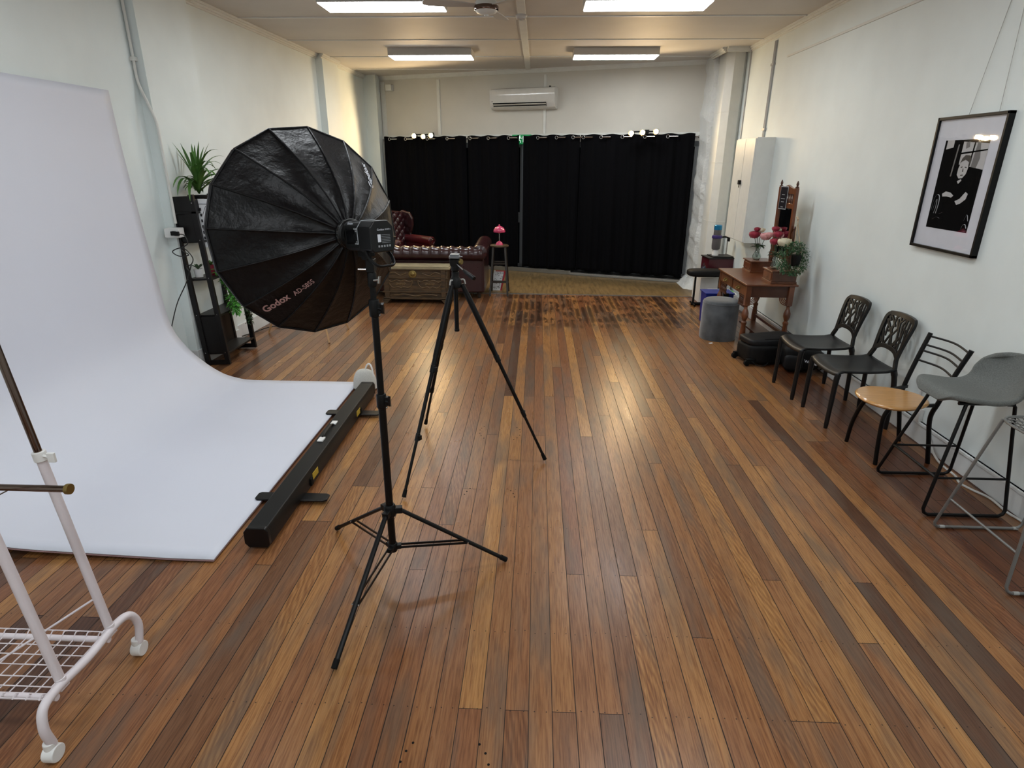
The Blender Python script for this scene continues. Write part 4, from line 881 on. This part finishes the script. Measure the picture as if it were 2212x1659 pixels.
def jewel(y0,y1,h):
    b=B(); b.box(2.335,VX1-.01,y0,y1,VZ,VZ+.02); b.box(2.345,VX1-.015,y0+.01,y1-.01,VZ+.02,VZ+h); b.box(2.33,VX1-.005,y0-.005,y1+.005,VZ+h,VZ+h+.012); j=obj('jewel_box',b,'vanity',t,.003)
    b=B(); b.box(2.335,2.347,y0+.025,y1-.025,VZ+.035,VZ+h-.015); b.tube(arc((0,0),.014,PI,2*PI,6,lambda p,q:(2.33,(y0+y1)/2+p,VZ+h/2+q)),.003,6); obj('small_drawer',b,'vanity',j,.002)
jewel(6.03,6.29,.115); jewel(6.66,6.92,.115)
# mirror supports and frame
MY=6.48; MXc=2.565
for s in (-1,1):
    y=MY+s*.25
    b=B(); b.lathe([(.022,0),(.022,.06),(.014,.08),(.02,.12),(.026,.2),(.016,.26),(.022,.3),(.022,.34),(.014,.37),(.02,.42),(.024,.46),(.012,.5),(.016,.52),(.004,.54)],c=(MXc,y,VZ),n=14); obj('mirror_post',b,'vanitydk',t)
    b=B(); b.prism([(y,VZ),(y+s*.10,VZ),(y+s*.09,VZ+.05),(y+s*.06,VZ+.06),(y+s*.055,VZ+.10),(y+s*.02,VZ+.12),(y,VZ+.17)],lambda yy,z,d:(MXc+d,yy,z),-.01,.01); obj('post_bracket',b,'vanitydk',t,.002)
def mf(yy,z,d): k=(z-VZ); return (MXc-.0+d-.02*k,MY+yy,z)
b=B(); Z0,Z1=VZ+.17,VZ+.90
for s in (-1,1): b.prism([(s*.225,Z0),(s*.18,Z0),(s*.18,Z1),(s*.225,Z1)],mf,-.018,.012)
b.prism([(-.18,Z0+.02),(.18,Z0+.02),(.18,Z0+.07),(-.18,Z0+.07)],mf,-.015,.01)
b.prism([(-.18,Z1-.20),(.18,Z1-.20),(.18,Z1-.15),(-.18,Z1-.15)],mf,-.015,.01)
b.prism([(-.2,Z1-.06),(.2,Z1-.06),(.2,Z1-.01),(.1,Z1+.0),(0,Z1+.025),(-.1,Z1),(-.2,Z1-.01)],mf,-.015,.01)
fr=obj('mirror_frame',b,'vanity',t,.003)
for k in range(6): 
    b=B(); p=mf(-.135+k*.054,Z1-.152,-.003); b.lathe([(.009,0),(.016,.03),(.008,.05),(.012,.094)],c=p,n=10); obj('spindle',b,'vanitydk',fr)
for s in (-1,1):
    b=B(); p=mf(s*.203,Z1-.002,-.003); b.lathe([(.012,0),(.02,.008),(.008,.02),(.013,.035),(.012,.045),(.003,.07)],c=p,n=12); obj('finial',b,'vanitydk',fr)
b=B(); b.prism([(-.18,Z0+.07),(.18,Z0+.07),(.18,Z1-.20),(-.18,Z1-.20)],mf,-.004,.0); obj('mirror_glass',b,'mirror',fr)
t=thing('hanging_poster','narrow dark card with silver border clipped on the mirror top','sign',mf(.04,Z1-.215,-.035))
t.rotation_euler=(0,0,.18)
b=B().m('lblgrey'); b.box(-.002,.0,-.075,.06,0,.225); obj('border',b,None,t)
b=B(); b.box(-.004,-.002,-.068,.053,.008,.217); obj('card',b,'brown',t)
b=B()
for z,w in ((.14,.05),(.10,.07),(.07,.05),(.02,.04)): b.box(-.005,-.004,-w/2-.005,w/2-.005,z,z+.006)
obj('print_lines',b,'lblgrey',t)
# flowers
def rose(b,c,r):
    b.ball((c[0],c[1],c[2]+r*.1),r*.72,14,(1,1,.8))
    for k in range(14):
        a=k*2.399; rr=r*(.25+.75*k/14); el=1.2-k*.08
        d=V((math.cos(a),math.sin(a),.0)); 
        def pf(u,v,d=d,a=a,rr=rr): 
            an=a+(u-.5)*1.7; z=r*(-.5+1.3*v)*(1-.25*rr/r); q=rr*(.62+.5*math.sin(v*2.2)); return (c[0]+q*math.cos(an),c[1]+q*math.sin(an),c[2]+z-.15*rr*((u-.5)**2)*4)
        b.surf(pf,6,5)
def bouquet(nm,label,loc,fl,stems):
    t=thing(nm,label,'flowers',loc)
    for c,r,mk,pn in fl:
        b=B(); rose(b,c,r); obj(pn,b,mk,t,smooth=70)
    b=B()
    for c,r,mk,pn in fl: b.tube(cr([(c[0]*.1,c[1]*.1,.02),(c[0]*.4,c[1]*.4,c[2]*.5),c],5),.003,6)
    obj('stems',b,'leafdark',t); b=B(); rnd=random.Random(9)
    for k in range(stems): a=k*1.3; leaf(b,(.01*math.cos(a),.01*math.sin(a),.13+.03*rnd.random()),(math.cos(a),math.sin(a),.3-rnd.random()*.6),.075,.02,.8,6)
    obj('leaves',b,'leafdark',t)
def vase(label,loc,h,r):
    t=thing('glass_vase',label,'vase',loc)
    b=B(); b.lathe([(r*.7,0.001),(r*.95,.02),(r,.04),(r*.5,h*.55),(r*.4,h*.7),(r*.55,h)],n=24); b.f=b.f[:-2]; b.mi=b.mi[:-2]; b.lathe([(r*.7,.001),(r*.7,.006)],n=24); obj('vase_body',b,'vase',t,solid=.002)
vase('clear glass vase of roses on the farther jewel box',(2.43,6.79,VZ+.128),.17,.045)
bouquet('rose_bouquet','bouquet of crimson and pale pink roses in the farther vase',(2.43,6.79,VZ+.135),[((-.04,.04,.25),.062,'rose','crimson_rose'),((.06,-.03,.24),.062,'rosep','pink_rose'),((.03,.05,.30),.04,'rosec','cream_rose'),((-.02,.04,.31),.035,'rose','crimson_rose')],16)
vase('clear glass vase on the nearer jewel box, beside the hanging plant',(2.40,6.17,VZ+.128),.16,.042)
bouquet('rose_bouquet','bouquet with a cream rose and crimson roses in the nearer vase',(2.40,6.17,VZ+.135),[((.06,.0,.25),.065,'rosec','cream_rose'),((-.01,.06,.25),.05,'rose','crimson_rose'),((.02,.08,.32),.05,'rose','crimson_rose'),((.0,.11,.37),.04,'rose','crimson_rose'),((-.05,.12,.31),.04,'rosep','pink_rose')],16)
t=thing('hanging_planter','dark pot ringed by grey-green foliage hung by rope from mirror post','plant',(2.50,5.93,.97))
b=B(); b.lathe([(.035,-.055),(.045,.0),(.048,.055),(.042,.055)],n=20); obj('pot',b,'black',t)
b=B()
for k in range(26):
    a=k*2*PI/26; leafcloud(b,(.10*math.cos(a)-.03,.03*math.sin(a*2),.03+.10*math.sin(a)-(.03 if math.sin(a)<0 else 0)),(.055,.055,.05),60,.019)
obj('foliage',b,'leafgrey',t)
b=B(); b.tube(cr([(-.03,0,.07),(.02,.15,.25),(.055,.22,.36),(.05,.23,.37),(.05,.16,.25),(.04,0,.07)],6),.004,6); b.tube([(.05,.22,.36),(.05,.25,.385)],.01,8); obj('rope',b,'rope',t)

# ------------------------------------------------------------------ pouf and clutter
t=thing('velvet_pouf','round grey velvet pouf tucked in front of the dressing table','pouf',(2.05,6.60,0))
b=B(); b.lathe([(.19,0),(.195,.01),(.195,.40),(.188,.425),(.17,.437),(.08,.442),(.0,.443)],n=48); obj('cushion_body',b,'poufm',t,smooth=60)
b=B(); b.tube([(.193*math.cos(k*PI/24),.193*math.sin(k*PI/24),.405) for k in range(48)],.004,6,True); obj('piping',b,'poufm',t)
b=B(); b.T=Matrix.Rotation(.4,4,'Z'); b.box(-.02,.02,-.012,.012,0,.004); o=obj('paper_scrap',b,'paper'); o.location=(1.92,6.36,0); tag(o,'small white paper scrap on the floor beside the grey pouf','paper')
# camera bags
def softbox_shape(fn,sx,sy,sz,e=.35,nu=40,nv=20):
    def f(u,v):
        a=2*PI*u; c=-PI/2+PI*v
        def sg(x,p): return math.copysign(abs(x)**p,x)
        return fn(sx*sg(math.cos(a),e)*sg(math.cos(c),e),sy*sg(math.sin(a),e)*sg(math.cos(c),e),sz*sg(math.sin(c),e))
    return f
t=thing('roller_bag','black wheeled camera bag lying flat in front of dressing table','bag',(2.33,5.78,0),math.radians(10))
b=B(); b.surf(softbox_shape(lambda x,y,z:(x,y+.012*math.sin(x*18),z+.115+.01*math.sin(x*9+y*7)),.285,.165,.10),56,24,cu=True); obj('bag_body',b,'bagm',t)
b=B(); b.surf(softbox_shape(lambda x,y,z:(x-.01,y+.01,z+.225+.006*math.sin(x*12)),.275,.15,.035,.4),56,16,cu=True); obj('top_flap',b,'bagtop',t)
b=B(); b.tube([(.27*math.cos(k*PI/20)*1.0,.152*math.sin(k*PI/20)*1.0,.205) for k in range(40)],.004,6,True); b.tube(cr([(-.15,-.14,.262),(.0,-.15,.266),(.2,-.14,.262)],6),.004,6); obj('zip_line',b,'rubber',t)
for y in (-.13,.12):
    b=B(); b.tube([(-.30,y-.015,.03),(-.30,y+.015,.03)],.028,18); b.box(-.31,-.22,y-.02,y+.02,.02,.07); obj('wheel',b,'rubber',t,.003)
b=B(); b.tube(cr([(.05,-.17,.2),(.12,-.19,.12),(.06,-.185,.04),(0,-.18,.02)],6),.008,8,flat=.4); b.tube(cr([(-.26,-.15,.05),(-.22,-.19,.02),(-.15,-.19,.015),(-.1,-.17,.04)],6),.007,8,flat=.4); obj('strap',b,'bagm',t)
t=thing('camera_backpack','black backpack slumped between the roller bag and the first black chair','backpack',(2.52,5.50,0),math.radians(-12))
b=B(); b.surf(softbox_shape(lambda x,y,z:(x*(1+.08*math.sin(z*14)),y,z*(1-.18*(x/.17)) +.125),.17,.12,.12,.5),48,22,cu=True); obj('bag_body',b,'bagm',t)
b=B(); b.surf(softbox_shape(lambda x,y,z:(x-.08,y-.10,z+.10),.085,.035,.075,.5),30,14,cu=True); obj('front_pocket',b,'bagtop',t)
b=B(); b.tube(cr([(-.05,.02,.235),(-.04,.02,.275),(.04,.02,.28),(.07,.02,.235)],6),.010,8,flat=.5); b.tube(cr([(.12,0,.22),(.2,-.02,.16),(.19,-.05,.06),(.15,-.06,.02)],6),.012,8,flat=.4); obj('handle',b,'bagm',t)
text('bag_lettering','Wonde',.036,lambda x,y:(.005+x,-.128,.12+y-x*.25),'logow',t,bold=.001)
b=B(); b.box(.15,.2,.1,.14,0,.025); obj('buckle',b,'rubber',t,.003)
# folding bench with roller
t=thing('padded_bench','low black padded bench on a metal leg near the right corner','bench',(2.32,8.27,0))
b=B(); b.surf(softbox_shape(lambda x,y,z:(x,y,z+.445),.26,.13,.05,.5),40,14,cu=True); obj('cushion',b,'bagm',t)
b=B(); b.tube([(-.145,-.02,.0),(-.145,-.02,.43)],.014,10); b.tube([(-.17,-.02,.02),(-.02,-.02,.02)],.02,12); b.tube([(-.145,-.14,.015),(-.145,.12,.015)],.014,10); b.tube([(-.145,-.02,.43),(.18,-.02,.43)],.012,8); b.tube([(.18,-.02,.0),(.18,-.02,.43)],.012,8); obj('frame',b,'metalblack',t)
t=thing('white_storage_bin','white lidded storage bin under the black bench beside the blue tub','storage bin',(2.43,7.86,0))
b=B(); b.box(-.13,.13,-.17,.15,0,.25); obj('bin_body',b,'white',t,.015); b=B(); b.box(-.145,.145,-.185,.165,.25,.275); obj('lid',b,'white',t,.006)
t=thing('green_pouch','small bright green pouch lying on the white storage bin','pouch',(2.50,7.78,.275)); b=B(); b.surf(softbox_shape(lambda x,y,z:(x,y,z+.012),.05,.06,.012,.6),24,10,cu=True); obj('pouch_body',b,'green',t)
t=thing('blue_tub','blue plastic tub half hidden behind the grey pouf','tub',(2.20,7.28,0))
b=B(); b.prism([(-.15,0),(.15,0),(.165,.38),(-.165,.38)],lambda x,z,d:(x,d,z),-.12,.12); obj('tub_body',b,'blue',t,.01); b=B(); b.box(-.175,.175,-.13,.13,.375,.39); obj('rim',b,'blue',t,.005); b=B(); b.box(-.03,.10,-.137,-.122,.24,.392); obj('black_bracket',b,'rubber',t,.004)
t=thing('white_cube_table','plain white side cabinet carrying the burgundy box','cabinet',(2.53,8.62,0)); b=B(); b.box(-.245,.17,-.24,.16,0,.36); obj('cabinet_body',b,'white',t,.005); b=B(); b.box(-.18,.15,-.248,-.24,.02,.34); obj('door',b,'white',t,.003)
t=thing('burgundy_box','burgundy box with dark hinged lid under the cordless vacuum','box',(2.57,8.63,.36),math.radians(4))
b=B(); b.box(-.19,.17,-.15,.16,0,.24); obj('box_body',b,'burg',t,.004); b=B(); b.box(-.205,.185,-.165,.17,.24,.255); b.box(-.13,.17,-.13,.13,.255,.268); obj('lid',b,'shelf',t,.003)
b=B()
for k in range(5): b.tube([(-.192,-.02+.045*math.cos(a*.6+k)*(1-k*.1),.08+.05*math.sin(a*.5+k)) for a in range(8)],.003,5)
obj('painted_swirls',b,'vanitydk',t)
t=thing('cordless_vacuum','upright handheld vacuum, grey with purple ring and blue cap, on burgundy box','vacuum cleaner',(2.50,8.60,.628))
b=B(); b.lathe([(.04,0),(.046,.008),(.042,.05),(.03,.085)],n=24); obj('nozzle',b,'white',t)
b=B(); b.lathe([(.035,.08),(.055,.095),(.06,.14),(.058,.24)],n=24); obj('dust_bin',b,'vacgrey',t)
b=B(); b.lathe([(.066,.24),(.07,.25),(.066,.275),(.05,.285)],n=24); obj('ring',b,'vacpurple',t)
b=B(); b.lathe([(.052,.28),(.052,.355)],n=24); obj('motor_body',b,'vacgrey',t)
b=B(); b.lathe([(.053,.355),(.053,.41),(.042,.42)],n=24); obj('filter_cap',b,'vacblue',t)
b=B(); b.tube(cr([(.05,0,.25),(.10,-.01,.26),(.15,-.01,.255)],5),.012,10); b.box(.145,.175,-.03,.01,.2,.27); obj('handle',b,'black',t,.004)
t=thing('water_bottle','clear plastic water bottle with blue label by the burgundy box','bottle',(2.30,8.64,.30))
b=B(); b.lathe([(.03,0),(.032,.01),(.032,.13),(.012,.17),(.012,.185)],n=20); obj('bottle_body',b,'water',t); b=B(); b.lathe([(.0325,.06),(.0325,.11)],n=20); obj('blue_label',b,'vacblue',t)
t.location=(2.335,8.50,.36)

# ------------------------------------------------------------------ tree-back chairs
def treechair():
    t=thing('plastic_chair','black plastic chair with branch-cut backrest, the one farther from the camera','chair',(2.37,4.93,0),0,'black chairs with branch-pattern backs')
    def seat(u,v):
        x=-.22+.43*u; w=.215-.025*u; y=(v-.5)*2*w; rim=.012*(abs(v-.5)*2)**3; fr=-.03*max(0,(.12-u)/.12)**1.5
        front=.02*(1-((v-.5)*2)**2)*(1-u)
        return (x-front,y,.435+rim+fr-.010*math.sin(PI*u)+.012*max(0,u-.85)/.15)
    b=B(); b.surf(seat,26,26); obj('seat',b,'chairblack',t,solid=.016,smooth=60)
    for sy in (-1,1):
        b=B(); b.tube(cr([(-.205,sy*.205,.425),(-.212,sy*.206,.38),(-.216,sy*.205,.2),(-.22,sy*.205,.0)],6),[.020,.021,.0205]+[.02]*5+[.0185]*5+[.017]*5+[.014],12); obj('leg',b,'chairblack',t)
        b=B(); b.tube(cr([(.19,sy*.185,.45),(.20,sy*.19,.41),(.212,sy*.195,.3),(.22,sy*.20,.0)],6),[.022]*6+[.019]*6+[.017]*6+[.014],12); obj('leg',b,'chairblack',t)
    def mp(w,h,d=0):
        # backrest sheet: w across, h up
        k=h/.40; x=.205+.09*k+.03*math.sin(PI*k)*-.3-.55*w*w*(.5+.5*k); return (x+d,w,.44+h*.93)
    def rib(b,pts,wd,th=.011,n=5):
        P=cr([(p[0],p[1],0) for p in pts],n) if len(pts)>2 else [V((pts[0][0],pts[0][1],0)).lerp(V((pts[1][0],pts[1][1],0)),i/4) for i in range(5)]
        N=len(P); vs=[];fs=[]; wl=wd if isinstance(wd,(list,tuple)) else None
        for i,p in enumerate(P):
            a=P[max(0,i-1)];c=P[min(N-1,i+1)]; d=(c-a).normalized(); n_=V((-d.y,d.x,0)); w_=(wl[0]+(wl[1]-wl[0])*i/(N-1) if wl else wd)/2
            for s_,dp in ((-1,-th/2),(1,-th/2),(1,th/2),(-1,th/2)): q=p+n_*w_*s_; vs.append(mp(q.x,q.y,dp))
        for i in range(N-1):
            for k in range(4): fs.append((i*4+k,i*4+(k+1)%4,(i+1)*4+(k+1)%4,(i+1)*4+k))
        fs+=[(3,2,1,0),((N-1)*4,(N-1)*4+1,(N-1)*4+2,(N-1)*4+3)]; b.add(vs,fs)
    b=B()
    for s in (-1,1): rib(b,[(s*.178,-.01),(s*.172,.03),(s*.150,.085),(s*.150,.14),(s*.160,.24),(s*.168,.34),(s*.160,.375),(s*.14,.392)],.030,.022)
    rib(b,[(-.15,.388),(-.08,.396),(0,.398),(.08,.396),(.15,.388)],.034,.020)
    rib(b,[(-.150,.10),(-.09,.135),(0,.145),(.09,.135),(.150,.10)],.034,.020)
    obj('back_frame',b,'chairblack',t,.002)
    b=B()
    seg=[((-.14,.16),(-.10,.38)),((-.10,.13),(-.055,.39)),((-.125,.25),(-.085,.31)),((-.075,.14),(.03,.39)),((-.02,.14),(-.07,.25)),((-.02,.14),(.06,.27)),((.06,.27),(.075,.39)),((.02,.14),(.035,.23)),((.01,.34),(-.03,.39)),((.04,.30),(.14,.385)),((.055,.25),(.15,.34)),((.08,.14),(.045,.25)),((.08,.14),(.15,.27)),((.10,.21),(.12,.31)),((-.045,.22),(-.015,.29)),((-.07,.25),(-.03,.33)),((.12,.14),(.115,.21)),((.08,.36),(.05,.39)),((-.03,.33),(-.05,.39)),((.13,.30),(.135,.38))]
    seg+=[((-.05,.14),(-.10,.22)),((.0,.29),(.05,.36)),((.09,.25),(.06,.31)),((.145,.20),(.10,.16)),((-.01,.15),(-.045,.22)),((.035,.23),(.0,.30)),((.11,.33),(.15,.37))]
    for p,q in seg: rib(b,[p,q],.0135,.010)
    obj('branch_lattice',b,'chairblack',t,.001)
    return t
c1=treechair()
dup(c1,(2.395,4.36,0),0,'black plastic chair with branch-cut backrest, the one next to wood-seat chair')
# ------------------------------------------------------------------ cafe chair
t=thing('cafe_chair','black metal chair with a round light wood seat and four-bar back','chair',(0,0,0))
sc=V((2.28,3.65,.455))
b=B(); b.surf(lambda u,v:(sc.x+(.185+.012*math.sin(PI*v))*math.cos(2*PI*u)*(1 if math.cos(2*PI*u)<0 else 1.12),sc.y+(.185+.012*math.sin(PI*v))*math.sin(2*PI*u)*(1-.12*math.cos(2*PI*u)),sc.z-.026*(1-v)),48,7,cu=True)
n=48; o0=len(b.v); 
b.add([b.v[i*7+6] for i in range(n)],[tuple(range(n))]); b.add([b.v[i*7] for i in range(n)],[tuple(range(n))]); obj('seat',b,'beech',t)
for pts in ([(2.222,3.93,0),(2.20,3.87,.18),(2.20,3.80,.34),(2.235,3.76,.432)],[(2.243,3.585,0),(2.225,3.575,.15),(2.21,3.56,.34),(2.235,3.545,.432)]):
    b=B(); b.tube(cr(pts),.0135,12); obj('leg',b,'metalblack',t)
ends=[]
for y0,y1,y2 in ((3.62,3.57,3.54),(3.957,3.93,3.94)):
    P=cr([(2.60,y0,0),(2.565,y0-.01,.15),(2.525,y0-.02,.33),(2.53,y1,.45),(2.575,(y1+y2)/2,.64),(2.62,y2,.80)]); b=B(); b.tube(P,.0145,12); obj('back_post',b,'metalblack',t); ends.append(P)
b=B(); b.beam((2.24,3.53,.428),(2.54,3.58,.428),.014,.02); b.beam((2.24,3.78,.428),(2.54,3.92,.428),.014,.02); b.beam((2.35,3.53,.424),(2.35,3.83,.424),.02,.012); obj('seat_frame',b,'metalblack',t)
for z in (.775,.725,.675,.625):
    pa=min(ends[0],key=lambda p:abs(p.z-z)); pb=min(ends[1],key=lambda p:abs(p.z-z)); m=(pa+pb)/2+V((.035,0,.006)); b=B(); b.tube(cr([pa,m,pb]),.0065,10); obj('back_bar',b,'metalblack',t)
# ------------------------------------------------------------------ grey upholstered stool
t=thing('upholstered_stool','grey fabric bucket-seat bar stool on a black sled base','stool',(0,0,0))
sp=cr([(2.175,.655,0),(2.20,.695,0),(2.28,.685,0),(2.40,.665,0),(2.50,.675,0),(2.575,.73,0),(2.62,.82,0),(2.645,.895,0)],6)
def bucket(u,v):
    k=u*(len(sp)-1); n=int(min(k,len(sp)-2)); p=sp[n].lerp(sp[n+1],k-n); q=(v-.5)*2
    w=.20*(1-.6*max(0,(.30-u)/.30)**2)*(1-.55*max(0,(u-.75)/.25)**2.0)
    if u<.55: dz=.03*abs(q)**2.5*min(1,u*1.6); dx=0
    else: dz=.03*abs(q)**2.5*(1-u)/.45; dx=-.07*abs(q)**2.2*min(1,(u-.55)/.2)
    dz-=.03*max(0,(u-.85)/.15)*abs(q)**2.2
    return (p.x+dx+.015,3.18+q*w,p.y+dz-.008)
b=B(); b.surf(bucket,46,28); obj('seat_shell',b,'fabricgrey',t,solid=.028,smooth=80,sub=1)
FY=((3.455,3.32),(2.972,3.04))
for yf,yt in FY:
    P=[V(p) for p in ((2.30,yt,.645),(2.175,yf,.012),(2.63,yf,.012),(2.555,yt,.64))]
    pts=[P[0]]
    for k in (1,2):
        a=(P[k-1]-P[k]).normalized(); c=(P[k+1]-P[k]).normalized(); pts+= [P[k]+a*.035,P[k]+a*.012+c*.012,P[k]+c*.035]
    pts.append(P[3]); b=B(); b.tube([P[0]+V((.04,0,.012)),P[0]+V((.012,0,.012))]+pts+[P[3]+V((-.012,0,.012)),P[3]+V((-.04,0,.012))],.0095,12); obj('side_frame',b,'metalblack',t)
    l=lambda A,Bq,z:A.lerp(Bq,(z-A.z)/(Bq.z-A.z)); b=B(); b.tube([l(P[0],P[1],.23),l(P[3],P[2],.23)],.0065,10); obj('side_bar',b,'metalblack',t)
b=B(); A1=V((2.30,3.32,.645)).lerp(V((2.175,3.455,.012)),.655); A2=V((2.30,3.04,.645)).lerp(V((2.175,2.972,.012)),.655); b.tube([A1,A2],.008,10); obj('footrest',b,'metalblack',t)
b=B(); b.tube([(2.26,3.04,.655),(2.55,3.04,.655)],.0095,10); b.tube([(2.26,3.32,.655),(2.55,3.32,.655)],.0095,10); b.tube([(2.30,3.04,.65),(2.30,3.32,.65)],.008,10); b.tube([(2.55,3.04,.65),(2.55,3.32,.65)],.008,10); obj('seat_frame',b,'metalblack',t)
# ------------------------------------------------------------------ wire stool
t=thing('wire_stool','grey wire-mesh bar stool on a grey sled base at right edge','stool',(0,0,0))
rim=[V((2.43+(.185 if math.cos(a)>0 else .19)*math.copysign(abs(math.cos(a))**.55,math.cos(a)),2.585+.185*math.copysign(abs(math.sin(a))**.55,math.sin(a)),.70+.0*math.cos(a)+.10*max(0,math.cos(a))**2)) for a in [2*PI*k/40 for k in range(40)]]
b=B(); b.tube(rim,.006,8,True); obj('seat_rim',b,'wiregrey',t)
b=B()
def dish(x,y):
    q=min(1,((x-2.43)/.19)**2+((y-2.585)/.185)**2); return .70+.10*max(0,(x-2.43)/.185)**2-.045*(1-q)
for k in range(-6,7):
    y=2.585+k*.028; h=math.sqrt(max(0,1-(k*.028/.19)**4))**.7*.186; b.tube([(2.43-h+2*h*i/10,y,dish(2.43-h+2*h*i/10,y)) for i in range(11)],.0025,6)
    x=2.43+k*.028; h=math.sqrt(max(0,1-(k*.028/.19)**4))**.7*.182; b.tube([(x,2.585-h+2*h*i/10,dish(x,2.585-h+2*h*i/10)-.004) for i in range(11)],.0025,6)
obj('seat_mesh',b,'wiregrey',t)
for yf,yt in ((2.856,2.735),(2.32,2.44)):
    P=[V(p) for p in ((2.262,yt,.695),(2.167,yf,.010),(2.63,yf,.010),(2.60,yt,.695))]
    pts=[P[0]]
    for k in (1,2):
        a=(P[k-1]-P[k]).normalized(); c=(P[k+1]-P[k]).normalized(); pts+= [P[k]+a*.03,P[k]+a*.01+c*.01,P[k]+c*.03]
    pts.append(P[3]); b=B(); b.tube(pts,.0075,12); obj('side_frame',b,'wiregrey',t)
    b=B()
    for x in (2.205,2.59): b.tube([(x,yf,.010),(x+.025,yf,.010)],.0088,12)
    obj('floor_glide',b,'pipe',t)
A1=V((2.262,2.735,.695)).lerp(V((2.167,2.856,.01)),.72); A2=V((2.262,2.44,.695)).lerp(V((2.167,2.32,.01)),.72)
b=B(); b.tube([A1,A2],.006,10); obj('footrest',b,'wiregrey',t)

# ------------------------------------------------------------------ framed photograph
t=thing('framed_photograph','black framed monochrome photograph of a seated person, hung on the right wall','picture',(XR,4.19,1.30))
HW=.328; HH=.84
def pw(y,z,d=0): return (-.034-d+0*y,HW*0-y,z)      # y grows towards the camera; d out of wall
b=B()
for y0,y1,z0,z1 in ((-HW,-HW+.018,0,HH),(HW-.018,HW,0,HH),(-HW,HW,0,.018),(-HW,HW,HH-.018,HH)): b.box(-.038,0,-y1,-y0,z0,z1)
obj('frame',b,'metalblack',t,.002)
b=B(); b.box(-.022,-.018,-HW+.016,HW-.016,.016,HH-.016); obj('mount_board',b,'mount',t)
def F(x0,z0,w,h): return lambda x,z:(-.0225-F.k*.0004,-(x0+w*x),z0+h*z)
pic=lambda x,z,k=1:(-.0224-.0003*k,-(-.212+.42*x),.14+.555*z)
def poly(nm,mk,ps,k): 
    b=B()
    for p in ps: b.flat(p,lambda x,z:pic(x,z,k))
    return obj(nm,b,mk,t)
poly('print_ground','print',[[(0,0),(1,0),(1,1),(0,1)]],1)
poly('print_window','p2',[[(.44,.72),(1,.66),(1,.95),(.44,.98)],[(.05,.9),(.22,.92),(.22,1),(.05,1)]],2)
poly('print_bars','print',[[(.42,.60),(1.0,.62),(1.0,.68),(.42,.735)],[(.66,.66),(.69,.66),(.72,1),(.69,1)],[(.42,.84),(1,.88),(1,.895),(.42,.86)]],4)
poly('print_grey','p3',[[(.72,.70),(.84,.69),(.88,.8),(.82,.97),(.76,.99)],[(.52,.9),(.6,.92),(.58,.98),(.5,.97)],[(.30,.6),(.33,.6),(.36,.95),(.33,.95)]],3)
poly('print_coat','print',[[(.18,.1),(.92,.05),(.95,.35),(.86,.55),(.66,.60),(.42,.6),(.28,.5),(.2,.3)]],5)
poly('print_face','p2',[[(.46,.62),(.52,.58),(.60,.585),(.66,.63),(.68,.70),(.66,.76),(.56,.775),(.49,.75),(.46,.69)],[(.50,.55),(.58,.575),(.60,.56),(.54,.52)],[(.22,.40),(.30,.43),(.42,.42),(.50,.39),(.46,.365),(.34,.375),(.24,.37)],[(.56,.33),(.66,.36),(.76,.44),(.82,.42),(.80,.36),(.70,.31),(.62,.29)]],6)
poly('print_hair','p4',[[(.50,.76),(.47,.74),(.50,.80),(.56,.835),(.66,.83),(.71,.79),(.70,.72),(.66,.76),(.58,.785)],[(.51,.705),(.55,.715),(.55,.70),(.51,.695)],[(.60,.71),(.645,.705),(.645,.695),(.60,.70)],[(.54,.62),(.60,.625),(.60,.612),(.54,.61)],[(.565,.69),(.58,.69),(.59,.655),(.56,.655)]],7)
b=B()
for P in ([(.04,.2),(.05,.32),(.10,.385),(.17,.37),(.19,.28),(.17,.17)],[(.08,.2),(.10,.3),(.13,.33),(.14,.24),(.12,.17)],[(.12,.10),(.22,.13),(.30,.12)],[(.26,.17),(.34,.19)],[(.86,.03),(.88,.08),(.93,.09),(.97,.05)],[(.88,.13),(.92,.2),(.97,.13)]):
    Q=cr([(p[0],p[1],0) for p in P],4)
    b.tube([pic(q.x,q.y,6) for q in Q],.0028,5,flat=.1)
obj('print_highlights',b,'p2',t)
b=B(); b.box(-.030,-.028,-HW+.016,HW-.016,.016,HH-.016); obj('glass',b,'glass',t)
for y0,y1,z1 in ((4.255-4.19,4.10-4.19,ZC-.5-1.30),(3.985-4.19,4.03-4.19,ZC-.5-1.30)):
    b=B(); b.tube([(-.012,y0,HH-.01),(-.004,y1,1.5 if 0 else ZC-.32-1.30)],.0016,6); obj('hanging_wire',b,'pipe',t)

# ------------------------------------------------------------------ world and view
w=bpy.data.worlds.new('world'); scene.world=w; w.use_nodes=True; w.node_tree.nodes['Background'].inputs[0].default_value=(.02,.025,.04,1); w.node_tree.nodes['Background'].inputs[1].default_value=.3
scene.view_settings.view_transform='Standard'; scene.view_settings.look='None'; scene.view_settings.gamma=1; scene.view_settings.use_curve_mapping=False
scene.view_settings.exposure=.55
